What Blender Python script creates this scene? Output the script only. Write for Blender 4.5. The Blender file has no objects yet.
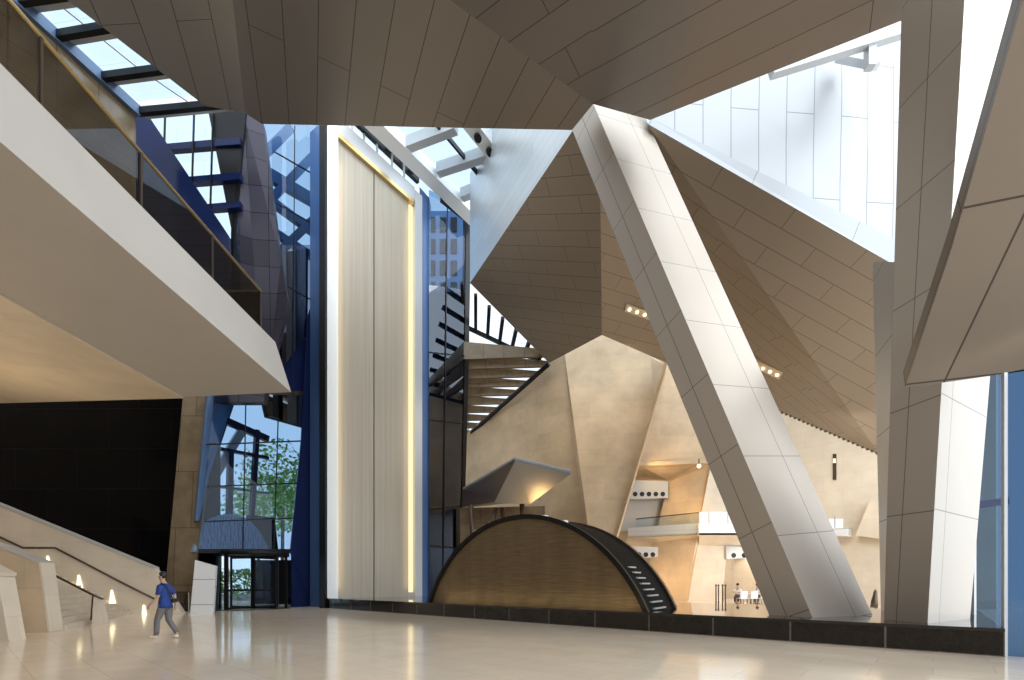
import bpy, bmesh, math, random
from mathutils import Vector as V, Matrix
random.seed(7)
S = bpy.context.scene
COL = S.collection
# ------------------------------------------------------------------ camera
F = 484.0; HZ = 582.0; EYE = 1.5            # focal length in pixels, horizon row, eye height
cam_d = bpy.data.cameras.new('camera'); cam = bpy.data.objects.new('camera', cam_d); COL.objects.link(cam)
cam.location = (0, 0, EYE); cam.rotation_euler = (math.pi/2, 0, 0)
cam_d.sensor_width = 36; cam_d.lens = 36*F/1024; cam_d.shift_y = (HZ-340)/1024
cam_d.clip_end = 400
S.camera = cam
# ------------------------------------------------------------------ light
S.view_settings.view_transform = 'Standard'; S.view_settings.look = 'None'
S.view_settings.gamma = 1; S.view_settings.use_curve_mapping = False
S.view_settings.exposure = 0.05
W = bpy.data.worlds.new('world'); S.world = W; W.use_nodes = True
bg = W.node_tree.nodes['Background']; bg.inputs[0].default_value = (0.82, 0.91, 1, 1); bg.inputs[1].default_value = 1.25
# a hazy sky, brightest low behind the viewer's right shoulder
wn, wl_ = W.node_tree.nodes, W.node_tree.links
wt = wn.new('ShaderNodeTexCoord'); wd = wn.new('ShaderNodeVectorMath'); wd.operation = 'DOT_PRODUCT'; wd.inputs[1].default_value = V((.62, -.75, .22)).normalized()
wr = wn.new('ShaderNodeMapRange'); wr.interpolation_type = 'SMOOTHSTEP'; wr.inputs['From Min'].default_value = .2; wr.inputs['From Max'].default_value = 1; wr.inputs['To Min'].default_value = 1.3; wr.inputs['To Max'].default_value = 4.2
wl_.new(wt.outputs['Generated'], wd.inputs[0]); wl_.new(wd.outputs['Value'], wr.inputs['Value']); wl_.new(wr.outputs['Result'], bg.inputs[1])
sun_d = bpy.data.lights.new('sun', 'SUN'); sun = bpy.data.objects.new('sun', sun_d); COL.objects.link(sun)
sun_d.energy = 1.0; sun_d.angle = math.radians(40); sun_d.color = (1, .97, .92)
sun.rotation_euler = V((-.68, -.05, -.72)).to_track_quat('-Z', 'Y').to_euler()

def lamp(loc, to, power, size, color=(1, .62, .25), spread=math.pi, sy=None):
    d = bpy.data.lights.new('lamp', 'AREA'); o = bpy.data.objects.new('lamp', d); COL.objects.link(o)
    d.energy = power; d.size = size; d.color = color; d.spread = spread
    if sy: d.shape = 'RECTANGLE'; d.size_y = sy
    o.location = loc; o.rotation_euler = (V(to)-V(loc)).to_track_quat('-Z', 'Y').to_euler()
    return o

# ------------------------------------------------------------------ helpers
def at(px, py, Y): return V(((px-512)/F*Y, Y, EYE+(HZ-py)/F*Y))
def atz(px, py, z):
    Y = (z-EYE)*F/(HZ-py); return V(((px-512)/F*Y, Y, z))
def onpl(px, py, pl):
    n, k = pl; r = V(((px-512)/F, 1, (HZ-py)/F)); t = (k-n.z*EYE)/n.dot(r); return V((r.x*t, t, EYE+r.z*t))
def plane(a, b, c):
    n = (b-a).cross(c-a).normalized(); return n, n.dot(a)

class MB:
    def __init__(s): s.bm = bmesh.new(); s.uv = s.bm.loops.layers.uv.new('uv'); s.mi = 0
    def face(s, pts, u=None, org=None, smooth=False):
        vs = [s.bm.verts.new(p) for p in pts]
        f = s.bm.faces.new(vs); f.material_index = s.mi; f.smooth = smooth
        f.normal_update(); n = f.normal
        if u is None: u = V((-n.y, n.x, 0)) if abs(n.z) < .92 else V((1, 0, 0))
        u = V(u); u = u-n*u.dot(n)
        u = u.normalized() if u.length > 1e-6 else V((1, 0, 0))
        w = n.cross(u); o = V(org) if org else V((0, 0, 0))
        for l in f.loops: l[s.uv].uv = ((l.vert.co-o).dot(u), (l.vert.co-o).dot(w))
        return f
    def prism(s, pts, vec, u=None, org=None):
        pts = [V(p) for p in pts]; vec = V(vec)
        n = V((0, 0, 0))
        for i in range(len(pts)): n += (pts[i]-pts[0]).cross(pts[(i+1) % len(pts)]-pts[0])
        if n.dot(vec) > 0: pts = pts[::-1]
        q = [p+vec for p in pts]
        s.face(pts, u, org); s.face(q[::-1], u, org)
        for i in range(len(pts)):
            j = (i+1) % len(pts); s.face([pts[j], pts[i], q[i], q[j]], u, org)
        return s
    def box(s, lo, hi, u=None):
        x0, y0, z0 = lo; x1, y1, z1 = hi
        return s.prism([V((x0, y0, z0)), V((x1, y0, z0)), V((x1, y1, z0)), V((x0, y1, z0))], V((0, 0, z1-z0)), u)
    def bar(s, a, b, w, h=None, up=(0, 0, 1)):
        a = V(a); b = V(b); h = h or w; d = (b-a).normalized(); up = V(up)
        if abs(d.dot(up)) > .97: up = V((0, 1, 0)) if abs(d.y) < .9 else V((1, 0, 0))
        sx = d.cross(up).normalized()*w/2; sy = sx.cross(d).normalized()*h/2
        return s.prism([a+sx+sy, a-sx+sy, a-sx-sy, a+sx-sy], b-a)
    def tube(s, pts, r, n=8, caps=True):
        pts = [V(p) for p in pts]; rings = []; sx = None
        for i, p in enumerate(pts):
            d = (pts[min(i+1, len(pts)-1)]-pts[max(i-1, 0)]).normalized()
            if sx is None: sx = d.cross(V((0, 0, 1)) if abs(d.z) < .95 else V((1, 0, 0)))
            sx = (sx-d*sx.dot(d)).normalized(); sy = sx.cross(d)
            rr = r[i] if isinstance(r, (list, tuple)) else r
            rings.append([s.bm.verts.new(p+(sx*math.cos(t)+sy*math.sin(t))*rr) for t in [2*math.pi*k/n for k in range(n)]])
        for A, B in zip(rings, rings[1:]):
            for k in range(n):
                f = s.bm.faces.new([A[k], A[(k+1) % n], B[(k+1) % n], B[k]]); f.smooth = True; f.material_index = s.mi
        if caps:
            for R, fl in ((rings[0], True), (rings[-1], False)):
                f = s.bm.faces.new(R[::-1] if fl else R); f.material_index = s.mi
        return s
    def ball(s, c, r, sub=2, sc=(1, 1, 1)):
        m = Matrix.Translation(V(c)) @ Matrix.Diagonal((sc[0], sc[1], sc[2], 1))
        g = bmesh.ops.create_icosphere(s.bm, subdivisions=sub, radius=r, matrix=m)
        for v in g['verts']:
            for f in v.link_faces: f.smooth = True; f.material_index = s.mi
        return s
    def build(s, name, mat, parent=None, weld=False):
        if weld: bmesh.ops.remove_doubles(s.bm, verts=s.bm.verts, dist=1e-4)
        bmesh.ops.recalc_face_normals(s.bm, faces=s.bm.faces) if weld else None
        me = bpy.data.meshes.new(name); s.bm.to_mesh(me); s.bm.free()
        for m in (mat if isinstance(mat, (list, tuple)) else [mat]): me.materials.append(m)
        o = bpy.data.objects.new(name, me); COL.objects.link(o)
        if parent:
            o.parent = parent
            me.transform(Matrix.Translation(-world_loc(parent)))
        return o
def world_loc(o):
    l = V(o.location)
    while o.parent: o = o.parent; l += V(o.location)
    return l
def tag(o, label=None, cat=None, group=None, kind=None):
    if label: o['label'] = label
    if cat: o['category'] = cat
    if group: o['group'] = group
    if kind: o['kind'] = kind
    return o
def thing(name, label, cat, loc=(0, 0, 0), group=None):
    o = bpy.data.objects.new(name, None); COL.objects.link(o); o.location = loc; o.empty_display_size = .2
    return tag(o, label, cat, group, 'thing')
def struct(o, label=None, cat=None): return tag(o, label, cat, None, 'structure')
def copy_tree(o, parent=None):
    c = o.copy(); COL.objects.link(c); c.parent = parent
    for ch in list(o.children): copy_tree(ch, c)
    return c

# ------------------------------------------------------------------ materials
def new_mat(name):
    m = bpy.data.materials.new(name); m.use_nodes = True
    return m, m.node_tree.nodes, m.node_tree.links, m.node_tree.nodes['Principled BSDF']
def plain(name, col, rough=.5, metal=0, spec=.5, noise=0, nscale=3):
    m, N, L, b = new_mat(name)
    b.inputs['Base Color'].default_value = (*col, 1); b.inputs['Roughness'].default_value = rough
    b.inputs['Metallic'].default_value = metal; b.inputs['Specular IOR Level'].default_value = spec
    if noise:
        tc = N.new('ShaderNodeTexCoord'); t = N.new('ShaderNodeTexNoise'); t.inputs['Scale'].default_value = nscale; t.inputs['Detail'].default_value = 5
        r = N.new('ShaderNodeValToRGB')
        r.color_ramp.elements[0].position = .3; r.color_ramp.elements[1].position = .7
        r.color_ramp.elements[0].color = (*[c*(1-noise) for c in col], 1); r.color_ramp.elements[1].color = (*[min(1, c*(1+noise)) for c in col], 1)
        L.new(tc.outputs['Object'], t.inputs['Vector']); L.new(t.outputs['Fac'], r.inputs['Fac']); L.new(r.outputs['Color'], b.inputs['Base Color'])
    return m
def panels(name, col, pw, ph, gap=.02, rough=.4, metal=0, spec=.5, seam=.35, var=.06, off=.5, freq=2, mottle=0, mscale=1.0, rnd=0, bump=True):
    """cladding in courses, seams drawn by a brick texture on the metre UVs"""
    m, N, L, b = new_mat(name)
    uv = N.new('ShaderNodeUVMap'); uv.uv_map = 'uv'
    br = N.new('ShaderNodeTexBrick'); br.offset = off; br.offset_frequency = freq
    br.inputs['Scale'].default_value = 1; br.inputs['Brick Width'].default_value = pw; br.inputs['Row Height'].default_value = ph
    br.inputs['Mortar Size'].default_value = gap; br.inputs['Mortar Smooth'].default_value = .1; br.inputs['Bias'].default_value = 0
    br.inputs['Color1'].default_value = (*[c*(1-var) for c in col], 1); br.inputs['Color2'].default_value = (*[min(1, c*(1+var)) for c in col], 1)
    br.inputs['Mortar'].default_value = (*[c*seam for c in col], 1)
    L.new(uv.outputs['UV'], br.inputs['Vector'])
    out = br.outputs['Color']
    t = N.new('ShaderNodeTexNoise'); t.inputs['Scale'].default_value = mscale; t.inputs['Detail'].default_value = 6; t.inputs['Roughness'].default_value = .6
    L.new(uv.outputs['UV'], t.inputs['Vector'])
    if mottle:
        r = N.new('ShaderNodeMapRange'); r.inputs['From Min'].default_value = .3; r.inputs['From Max'].default_value = .7
        r.inputs['To Min'].default_value = 1-mottle; r.inputs['To Max'].default_value = 1+mottle*.5
        L.new(t.outputs['Fac'], r.inputs['Value'])
        mx = N.new('ShaderNodeVectorMath'); mx.operation = 'SCALE'
        L.new(out, mx.inputs[0]); L.new(r.outputs['Result'], mx.inputs['Scale']); out = mx.outputs['Vector']
    L.new(out, b.inputs['Base Color'])
    r2 = N.new('ShaderNodeMapRange'); r2.inputs['To Min'].default_value = max(.02, rough-.06); r2.inputs['To Max'].default_value = rough+.06
    L.new(t.outputs['Fac'], r2.inputs['Value']); L.new(r2.outputs['Result'], b.inputs['Roughness'])
    b.inputs['Metallic'].default_value = metal; b.inputs['Specular IOR Level'].default_value = spec
    return m
def glass(name, tint, refl=1.0, base=.06):
    m, N, L, b = new_mat(name); N.remove(b)
    tr = N.new('ShaderNodeBsdfTransparent'); tr.inputs['Color'].default_value = (*tint, 1)
    gl = N.new('ShaderNodeBsdfGlossy'); gl.inputs['Roughness'].default_value = .015; gl.inputs['Color'].default_value = (.8*refl, .88*refl, refl, 1)
    fr = N.new('ShaderNodeFresnel'); fr.inputs['IOR'].default_value = 1.5
    ad = N.new('ShaderNodeMath'); ad.operation = 'ADD'; ad.inputs[1].default_value = base-.04; ad.use_clamp = True
    ge = N.new('ShaderNodeNewGeometry'); fi = N.new('ShaderNodeMath'); fi.operation = 'SUBTRACT'; fi.inputs[0].default_value = 1
    mu = N.new('ShaderNodeMath'); mu.operation = 'MULTIPLY'; L.new(ge.outputs['Backfacing'], fi.inputs[1]); L.new(fi.outputs[0], mu.inputs[0])
    mx = N.new('ShaderNodeMixShader'); L.new(fr.outputs[0], ad.inputs[0]); L.new(ad.outputs[0], mu.inputs[1]); L.new(mu.outputs[0], mx.inputs[0])
    L.new(tr.outputs[0], mx.inputs[1]); L.new(gl.outputs[0], mx.inputs[2]); L.new(mx.outputs[0], N['Material Output'].inputs['Surface'])
    return m
def glow(name, col, s):
    m, N, L, b = new_mat(name); N.remove(b)
    e = N.new('ShaderNodeEmission'); e.inputs[0].default_value = (*col, 1); e.inputs[1].default_value = s
    L.new(e.outputs[0], N['Material Output'].inputs['Surface']); return m

M = {}
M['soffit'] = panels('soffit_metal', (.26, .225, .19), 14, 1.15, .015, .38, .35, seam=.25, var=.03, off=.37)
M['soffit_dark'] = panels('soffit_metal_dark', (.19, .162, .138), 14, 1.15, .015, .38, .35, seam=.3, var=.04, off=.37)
M['hull'] = panels('hull_metal', (.275, .222, .168), 3.6, .85, .016, .4, .2, seam=.45, var=.02, off=.5, freq=2)
M['white_metal'] = panels('white_metal_panels', (.78, .79, .8), 6.0, 1.25, .02, .35, .15, seam=.45, var=.02, off=.4)
M['silver'] = panels('silver_panels', (.62, .66, .68), 5.0, .55, .012, .32, .45, seam=.75, var=.04)
M['column'] = panels('column_panels', (.47, .412, .345), 2.7, 2.6, .013, .36, .25, seam=.35, var=.02, off=0)
M['plaster'] = plain('pale_plaster', (.46, .43, .39), .6, 0, .3, .03, .6)
M['stone'] = panels('travertine', (.57, .43, .28), 2.6, 1.3, .008, .55, 0, .3, seam=.85, var=.06, mottle=.2, mscale=.55)
M['stone_pale'] = panels('pale_limestone', (.67, .575, .45), 2.2, 1.1, .008, .5, 0, .3, seam=.85, var=.03, mottle=.1, mscale=.8)
M['stone_brown'] = panels('brown_stone', (.20, .145, .085), 1.6, 3.0, .02, .3, 0, .4, seam=.4, var=.1, mottle=.3, mscale=1.2)
M['black_wall'] = panels('black_polished_panels', (.0025, .0025, .003), 3.4, 2.2, .012, .12, 0, .08, seam=4, var=.1)
M['granite'] = panels('dark_granite', (.016, .013, .011), 1.9, 3.0, .02, .15, 0, .4, seam=9, var=.15, off=0, mottle=.3, mscale=6)
M['granite_top'] = plain('polished_black_granite', (.02, .018, .017), .04, 0, .6)
M['water'] = None
M['dark_tile'] = panels('dark_glass_tiles', (.045, .04, .055), 1.35, 1.6, .02, .25, .05, .15, seam=.3, var=.25, off=0)
M['black'] = plain('black_metal', (.005, .005, .006), .45, 0, .25)
M['navy'] = plain('navy_glass', (.008, .015, .06), .15, 0, .2)
M['blue'] = plain('blue_metal', (.075, .15, .33), .3, .2, .5, .05, .5)
M['steel_blue'] = plain('blue_grey_steel', (.10, .15, .24), .4, .3)
M['steel_grey'] = plain('light_grey_steel', (.50, .51, .52), .4, .2)
M['white_steel'] = plain('white_painted_steel', (.82, .82, .80), .4)
M['chrome'] = plain('brushed_steel', (.62, .63, .65), .25, .9)
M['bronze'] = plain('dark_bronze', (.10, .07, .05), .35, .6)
M['gold'] = plain('gold_trim', (.55, .40, .18), .3, .8)
M['glass_clear'] = glass('clear_glass', (.86, .93, .98))
M['glass_blue'] = glass('blue_tinted_glass', (.54, .67, .80), .4, .05)
M['glass_dark'] = glass('dark_tinted_glass', (.46, .43, .39), .8, .12)
M['glass_deep'] = glass('deep_blue_glass', (.40, .48, .58), .8, .16)
M['warm_strip'] = glow('warm_light_strip', (1, .80, .45), 1.3)
M['warm_lens'] = glow('warm_lens', (1, .84, .52), 2.5)
M['window_glow'] = glow('lit_window', (.97, .98, 1), 1.2)
M['leaf'] = plain('leaf_green', (.26, .42, .12), .6, 0, .3, .4, 2)
M['bark'] = plain('bark', (.10, .07, .05), .8)
# the floor: polished beige marble in large slabs
def floor_mat():
    m, N, L, b = new_mat('polished_beige_marble')
    tc = N.new('ShaderNodeTexCoord'); mp = N.new('ShaderNodeMapping'); mp.inputs['Rotation'].default_value = (0, 0, math.radians(41))
    br = N.new('ShaderNodeTexBrick'); br.inputs['Scale'].default_value = 1; br.inputs['Brick Width'].default_value = 1.6; br.inputs['Row Height'].default_value = .8
    br.inputs['Mortar Size'].default_value = .006; br.inputs['Color1'].default_value = (.86, .70, .53, 1); br.inputs['Color2'].default_value = (.89, .745, .575, 1); br.inputs['Mortar'].default_value = (.68, .57, .43, 1)
    n = N.new('ShaderNodeTexNoise'); n.inputs['Scale'].default_value = 1.3; n.inputs['Detail'].default_value = 8
    r = N.new('ShaderNodeMapRange'); r.inputs['To Min'].default_value = .88; r.inputs['To Max'].default_value = 1.1
    mx = N.new('ShaderNodeVectorMath'); mx.operation = 'SCALE'
    L.new(tc.outputs['Object'], mp.inputs['Vector']); L.new(mp.outputs[0], br.inputs['Vector']); L.new(mp.outputs[0], n.inputs['Vector'])
    L.new(n.outputs['Fac'], r.inputs['Value']); L.new(br.outputs['Color'], mx.inputs[0]); L.new(r.outputs[0], mx.inputs['Scale'])
    L.new(mx.outputs[0], b.inputs['Base Color']); b.inputs['Roughness'].default_value = .11; b.inputs['Specular IOR Level'].default_value = .5
    return m
M['floor'] = floor_mat()
def water_mat():
    m, N, L, b = new_mat('still_dark_water')
    tc = N.new('ShaderNodeTexCoord'); n = N.new('ShaderNodeTexNoise'); n.inputs['Scale'].default_value = 2.5; n.inputs['Detail'].default_value = 3
    bp = N.new('ShaderNodeBump'); bp.inputs['Strength'].default_value = .02; bp.inputs['Distance'].default_value = .05
    L.new(tc.outputs['Object'], n.inputs['Vector']); L.new(n.outputs['Fac'], bp.inputs['Height']); L.new(bp.outputs[0], b.inputs['Normal'])
    b.inputs['Base Color'].default_value = (.02, .017, .015, 1); b.inputs['Roughness'].default_value = .02; b.inputs['Specular IOR Level'].default_value = .9
    return m
M['water'] = water_mat()
def waterfall_mat():
    m, N, L, b = new_mat('wet_bronze_water_wall')
    uv = N.new('ShaderNodeUVMap'); uv.uv_map = 'uv'
    mp = N.new('ShaderNodeMapping'); mp.inputs['Scale'].default_value = (1.2, 16, 1)
    n = N.new('ShaderNodeTexNoise'); n.inputs['Scale'].default_value = 1; n.inputs['Detail'].default_value = 4
    mp2 = N.new('ShaderNodeMapping'); mp2.inputs['Scale'].default_value = (1.4, .12, 1)
    n2 = N.new('ShaderNodeTexNoise'); n2.inputs['Scale'].default_value = 1; n2.inputs['Detail'].default_value = 3
    r = N.new('ShaderNodeValToRGB'); r.color_ramp.elements[0].position = .25; r.color_ramp.elements[1].position = .75
    r.color_ramp.elements[0].color = (.06, .042, .022, 1); r.color_ramp.elements[1].color = (.19, .135, .07, 1)
    ad = N.new('ShaderNodeMix'); ad.inputs[0].default_value = .45
    L.new(uv.outputs[0], mp.inputs[0]); L.new(mp.outputs[0], n.inputs['Vector']); L.new(uv.outputs[0], mp2.inputs[0]); L.new(mp2.outputs[0], n2.inputs['Vector'])
    L.new(n.outputs['Fac'], ad.inputs[2]); L.new(n2.outputs['Fac'], ad.inputs[3]); L.new(ad.outputs[0], r.inputs[0]); L.new(r.outputs[0], b.inputs['Base Color'])
    bp = N.new('ShaderNodeBump'); bp.inputs['Strength'].default_value = .35; bp.inputs['Distance'].default_value = .04
    L.new(n.outputs['Fac'], bp.inputs['Height']); L.new(bp.outputs[0], b.inputs['Normal'])
    b.inputs['Roughness'].default_value = .28; b.inputs['Metallic'].default_value = .25; b.inputs['Specular IOR Level'].default_value = .6
    return m
M['waterfall'] = waterfall_mat()
def door_mat():
    m, N, L, b = new_mat('silvered_mesh_door_panel')
    uv = N.new('ShaderNodeUVMap'); uv.uv_map = 'uv'
    mp = N.new('ShaderNodeMapping'); mp.inputs['Scale'].default_value = (.08, 5, 1)
    n = N.new('ShaderNodeTexNoise'); n.inputs['Scale'].default_value = 1; n.inputs['Detail'].default_value = 4
    r = N.new('ShaderNodeValToRGB'); r.color_ramp.elements[0].position = .25; r.color_ramp.elements[1].position = .75
    r.color_ramp.elements[0].color = (.345, .295, .225, 1); r.color_ramp.elements[1].color = (.42, .37, .295, 1)
    L.new(uv.outputs[0], mp.inputs[0]); L.new(mp.outputs[0], n.inputs['Vector']); L.new(n.outputs['Fac'], r.inputs[0]); L.new(r.outputs[0], b.inputs['Base Color'])
    b.inputs['Roughness'].default_value = .5; b.inputs['Metallic'].default_value = .15
    return m
M['door'] = door_mat()

# ================================================================== THE SETTING
o = MB(); o.box((-45, -14, -.3), (45, 62, 0)); struct(o.build('floor', M['floor']))

# ---- the big ceiling: facets of dark cladding that meet over the leaning column
A_ = at(262, 124, 22); B_ = at(572, 130, 20)
dS = V((-.415, 1, .192)); P1 = plane(A_, B_, B_+dS)
c_ = onpl(593, 104, P1); q0 = onpl(245, 113, P1); q1 = onpl(226, -60, P1); e1 = onpl(365, -62, P1)
m = MB()
m.prism([A_, B_, c_, e1, q1, q0], V((0, 0, .5)), dS, A_)
PS0 = plane(q0, q1, at(205, 106, q0.y*.95)); w0 = onpl(205, 106, PS0); w1 = onpl(-25, -70, PS0)
m.prism([q0, q1, w1, onpl(70, 2, PS0), w0], V((0, 0, .5)), dS, A_)
struct(m.build('ceiling_left', M['soffit']))
d_ = at(650, 120, 19.2); f_ = at(903, 20, 15.6); P3 = plane(c_, d_, f_)
t_ = onpl(590, -62, P3); t2 = onpl(1120, -64, P3)
uS3 = onpl(783, 2, P3)-onpl(593, 100, P3)
m = MB()
m.prism([c_, e1, t_], V((0, 0, .5)), onpl(560, 2, P3)-onpl(480, 60, P3), c_)
m.prism([c_, t_, t2, f_, d_], V((0, 0, .5)), uS3, c_)
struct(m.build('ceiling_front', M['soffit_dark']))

# ---- the hall behind the viewer: roof, rear wall; the right side stays open to daylight
m = MB(); rz_ = 21.5
m.prism([V((-34, -14, rz_)), V((11, -14, rz_)), V((13, 9, rz_)), V((-34, 9, rz_))], V((0, 0, .4)))
m.prism([V((11, -2, rz_)), V((20, -2, rz_)), V((20, 11, rz_)), V((13, 9, rz_))], V((0, 0, .4)))
struct(m.build('ceiling_rear', M['soffit']))
m = MB(); m.prism([V((-34, -14, 0)), V((5, -14, 0)), V((5, -14, rz_)), V((-34, -14, rz_))], V((0, -.4, 0)))
struct(m.build('wall_rear', M['stone']))
m = MB(); m.prism([V((-34.2, -14, 0)), V((-34.2, 2, 0)), V((-34.2, 2, rz_)), V((-34.2, -14, rz_))], V((-.3, 0, 0)))
struct(m.build('wall_left', M['stone']))
# ---- raked hull of the hall above, silver side facet, brown underside, white wall over its parapet
a = at(573, 130, 21.8); b = at(470, 283, 35); c = at(549, 363, 37); e = at(602, 335, 36); f1 = at(667, 363, 34.5)
j = at(648, 124, 20.2); g = at(785, 414, 31.8); mm = at(836, 436, 30.3); h = at(880, 455, 29); i_ = at(896, 266, 21)
thk = V((.1, .3, .35))
m = MB(); lines = i_-j
PH2 = plane(a, b, c); e = onpl(602, 335, PH2); kk = onpl(600, 165, PH2); PH3 = plane(kk, e, f1)
m.prism([a, b, c, e, kk], thk, onpl(560, 297, PH2)-onpl(490, 290, PH2)); m.prism([kk, e, f1, onpl(700, 300, PH3), onpl(650, 165, PH3)], thk, onpl(650, 312, PH3)-onpl(610, 300, PH3))
m.prism([j, f1, g, mm], thk, lines, j); m.prism([j, mm, h, i_], thk, lines, j)
struct(m.build('ceiling_right', M['hull']))
m = MB()
m.prism([a, b, V((b.x, b.y, 31)), V((a.x, a.y, 31))], V((.3, .25, 0)), b-a)
struct(m.build('wall_silver', M['silver']))
m = MB(); jt = at(649, 117, 20.4); it = at(897, 240, 21.2); ix = at(932, 258, 21.6)
m.prism([j, i_, at(932, 284, 21.3), ix, it, jt], V((.1, .3, 0)), i_-j)
struct(m.build('trim_1', panels('parapet_panels', (.34, .355, .365), 5, 3, .02, .4, .1, seam=.5)))
m = MB()
m.prism([jt, ix, V((ix.x, ix.y, 24.4)), at(816, 54, 20.95), V((jt.x, jt.y, 24.6))], V((.1, .35, 0)), V((0, 0, 1)))
struct(m.build('wall_upper', panels('upper_wall_panels', (.42, .43, .44), 6.0, 1.25, .022, .4, .1, seam=.5, var=.02, off=.4)))

m9 = thing('window_9', None, None); struct(m9)
MB().bar(at(770, 70, 18.8), at(925, 22, 18.8), .3, .55).build('rail', M['steel_grey'], m9)
MB().bar(at(870, 30, 18.9), at(870, 68, 18.9), .3).build('mullion', M['steel_grey'], m9)
MB().bar(at(842, 60, 20.6), at(872, 66, 19.2), .6, .25).build('bracket', M['steel_grey'], m9)
# ---- travertine walls under the hull
m = MB()
w_b = at(564, 350, 38.2); w_l = at(440, 457, 47)
def down(p, z=0): return V((p.x, p.y, z))
cr = at(593, 606, 36)
PW1 = plane(w_l, w_b, cr); w_a = onpl(546, 363, PW1)
m.prism([w_l, w_a, onpl(556, 345, PW1), w_b, cr, onpl(440, 602, PW1)], V((.2, .6, 0)))
struct(m.build('wall_back', M['stone']))
m = MB(); r_t = at(668, 362, 35)
m.prism([w_b, at(602, 322, 38), at(668, 350, 36.5), r_t, at(598, 600, 34.2), at(592, 600, 35)], V((.3, .9, 0)))
struct(m.build('wall_middle', M['stone']))
m = MB()
m.prism([at(640, 330, 38), at(790, 330, 38), at(790, 462, 38), at(634, 466, 38)], V((0, .5, 0)))
struct(m.build('wall_inner', M['stone']))
m = MB()
rw0 = V((17.4, 38, 0)); rw1 = V((27, 27, 0))
m.prism([rw0, rw1, rw1+V((0, 0, 14)), rw0+V((0, 0, 20))], V((.6, .5, 0)))
struct(m.build('wall_right', M['stone_pale']))

# ---- vertical planes given by two plan points
def vpl(p, q): return plane(V((p[0], p[1], 0)), V((q[0], q[1], 0)), V((p[0], p[1], 5)))
def lerp(p, q, t): return p+(q-p)*t

# ---- left side: black polished wall, brown stone pier, dark glass tile facet, upper wall in the brown of a glass reflection
m = MB(); m.prism([V((-34, 26.5, 0)), V((-16.2, 26.5, 0)), V((-16.2, 26.5, 14)), V((-34, 26.5, 14))], V((0, .4, 0)))
struct(m.build('wall_left', M['black_wall']))
m = MB(); m.prism([V((-34, 2, 0)), V((-34, 26.9, 0)), V((-34, 26.9, 26)), V((-34, 2, 26))], V((-.4, 0, 0)))
struct(m.build('wall_left', M['stone']))
m = MB(); m.prism([at(163, 612, 25), at(191, 611, 25), at(218, 385, 25.8), at(184, 385, 25.8)], V((-.3, .6, 0)))
struct(m.build('wall_left', M['stone_brown']))
zs = 24.0; ed0 = atz(13, 2, zs); ed1 = atz(138, 112, zs); edn = ed0+(ed0-atz(50, 37, zs))*6
m = MB(); m.prism([edn-V((.1, 0, 9)), ed1-V((.1, 0, 9)), ed1-V((.1, 0, 0)), edn-V((.1, 0, 0))], V((-.3, 0, 0)))
struct(m.build('wall_left', M['stone_brown']))  # brown stone colour stands for a warm reflection in upper glass
ta = at(243, 111, 25.2); tb = at(263, 122, 25.6)
m = MB()
m.prism([ta, tb, at(281, 262, 26), at(288, 300, 26), at(264, 402, 26.6), at(214, 402, 25.6), at(229, 280, 25.4)], V((-.1, .5, 0)), (0, 0, 1))
struct(m.build('wall_tile', M['dark_tile']))
m = MB(); m.prism([at(207, 105, 25.0), at(246, 110, 25.1), at(230, 285, 25.3), at(231, 228, 25.3)], V((-.1, .5, 0)))
struct(m.build('wall_tile', M['black']))

# ---- window_1: roof light over the balcony, glazed bays between dark transoms
zs = 24.0
m1 = thing('window_1', None, None); struct(m1)
edge = [atz(13, 2, zs), atz(50, 37, zs), atz(97, 78, zs), atz(138, 112, zs)]
edge = [edge[0]+(edge[0]-edge[1])*3]+edge
rgt = [atz(62, -20, zs), atz(62, -5, zs), atz(108, 27, zs), atz(164, 69, zs), atz(222, 104, zs)]
MB().bar(edge[0], edge[-1], .34, .5).build('rail', M['steel_blue'], m1)
for k in range(1, 5):
    A, B = edge[k], rgt[k]+(rgt[k]-edge[k])*.8
    MB().bar(A, B, .22, .3).build('transom', M['black'], m1)
    MB().bar(A+V((0, .32, .25)), B+V((0, .32, .25)), .5, .12).build('ledge', M['steel_grey'], m1)
for k in range(0, 4):
    for t in (.33, .66):
        MB().bar(lerp(edge[k], rgt[k]+(rgt[k]-edge[k])*.8, t)+V((0, 0, .3)), lerp(edge[k+1], rgt[k+1]+(rgt[k+1]-edge[k+1])*.8, t)+V((0, 0, .3)), .06, .1).build('glazing_bar', M['steel_grey'], m1)
    MB().prism([edge[k]+V((0, 0, .5)), edge[k+1]+V((0, 0, .5)), rgt[k+1]+(rgt[k+1]-edge[k+1])+V((0, 0, .5)), rgt[k]+(rgt[k]-edge[k])+V((0, 0, .5))], V((0, 0, .04))).build('pane', M['glass_clear'], m1)
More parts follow.
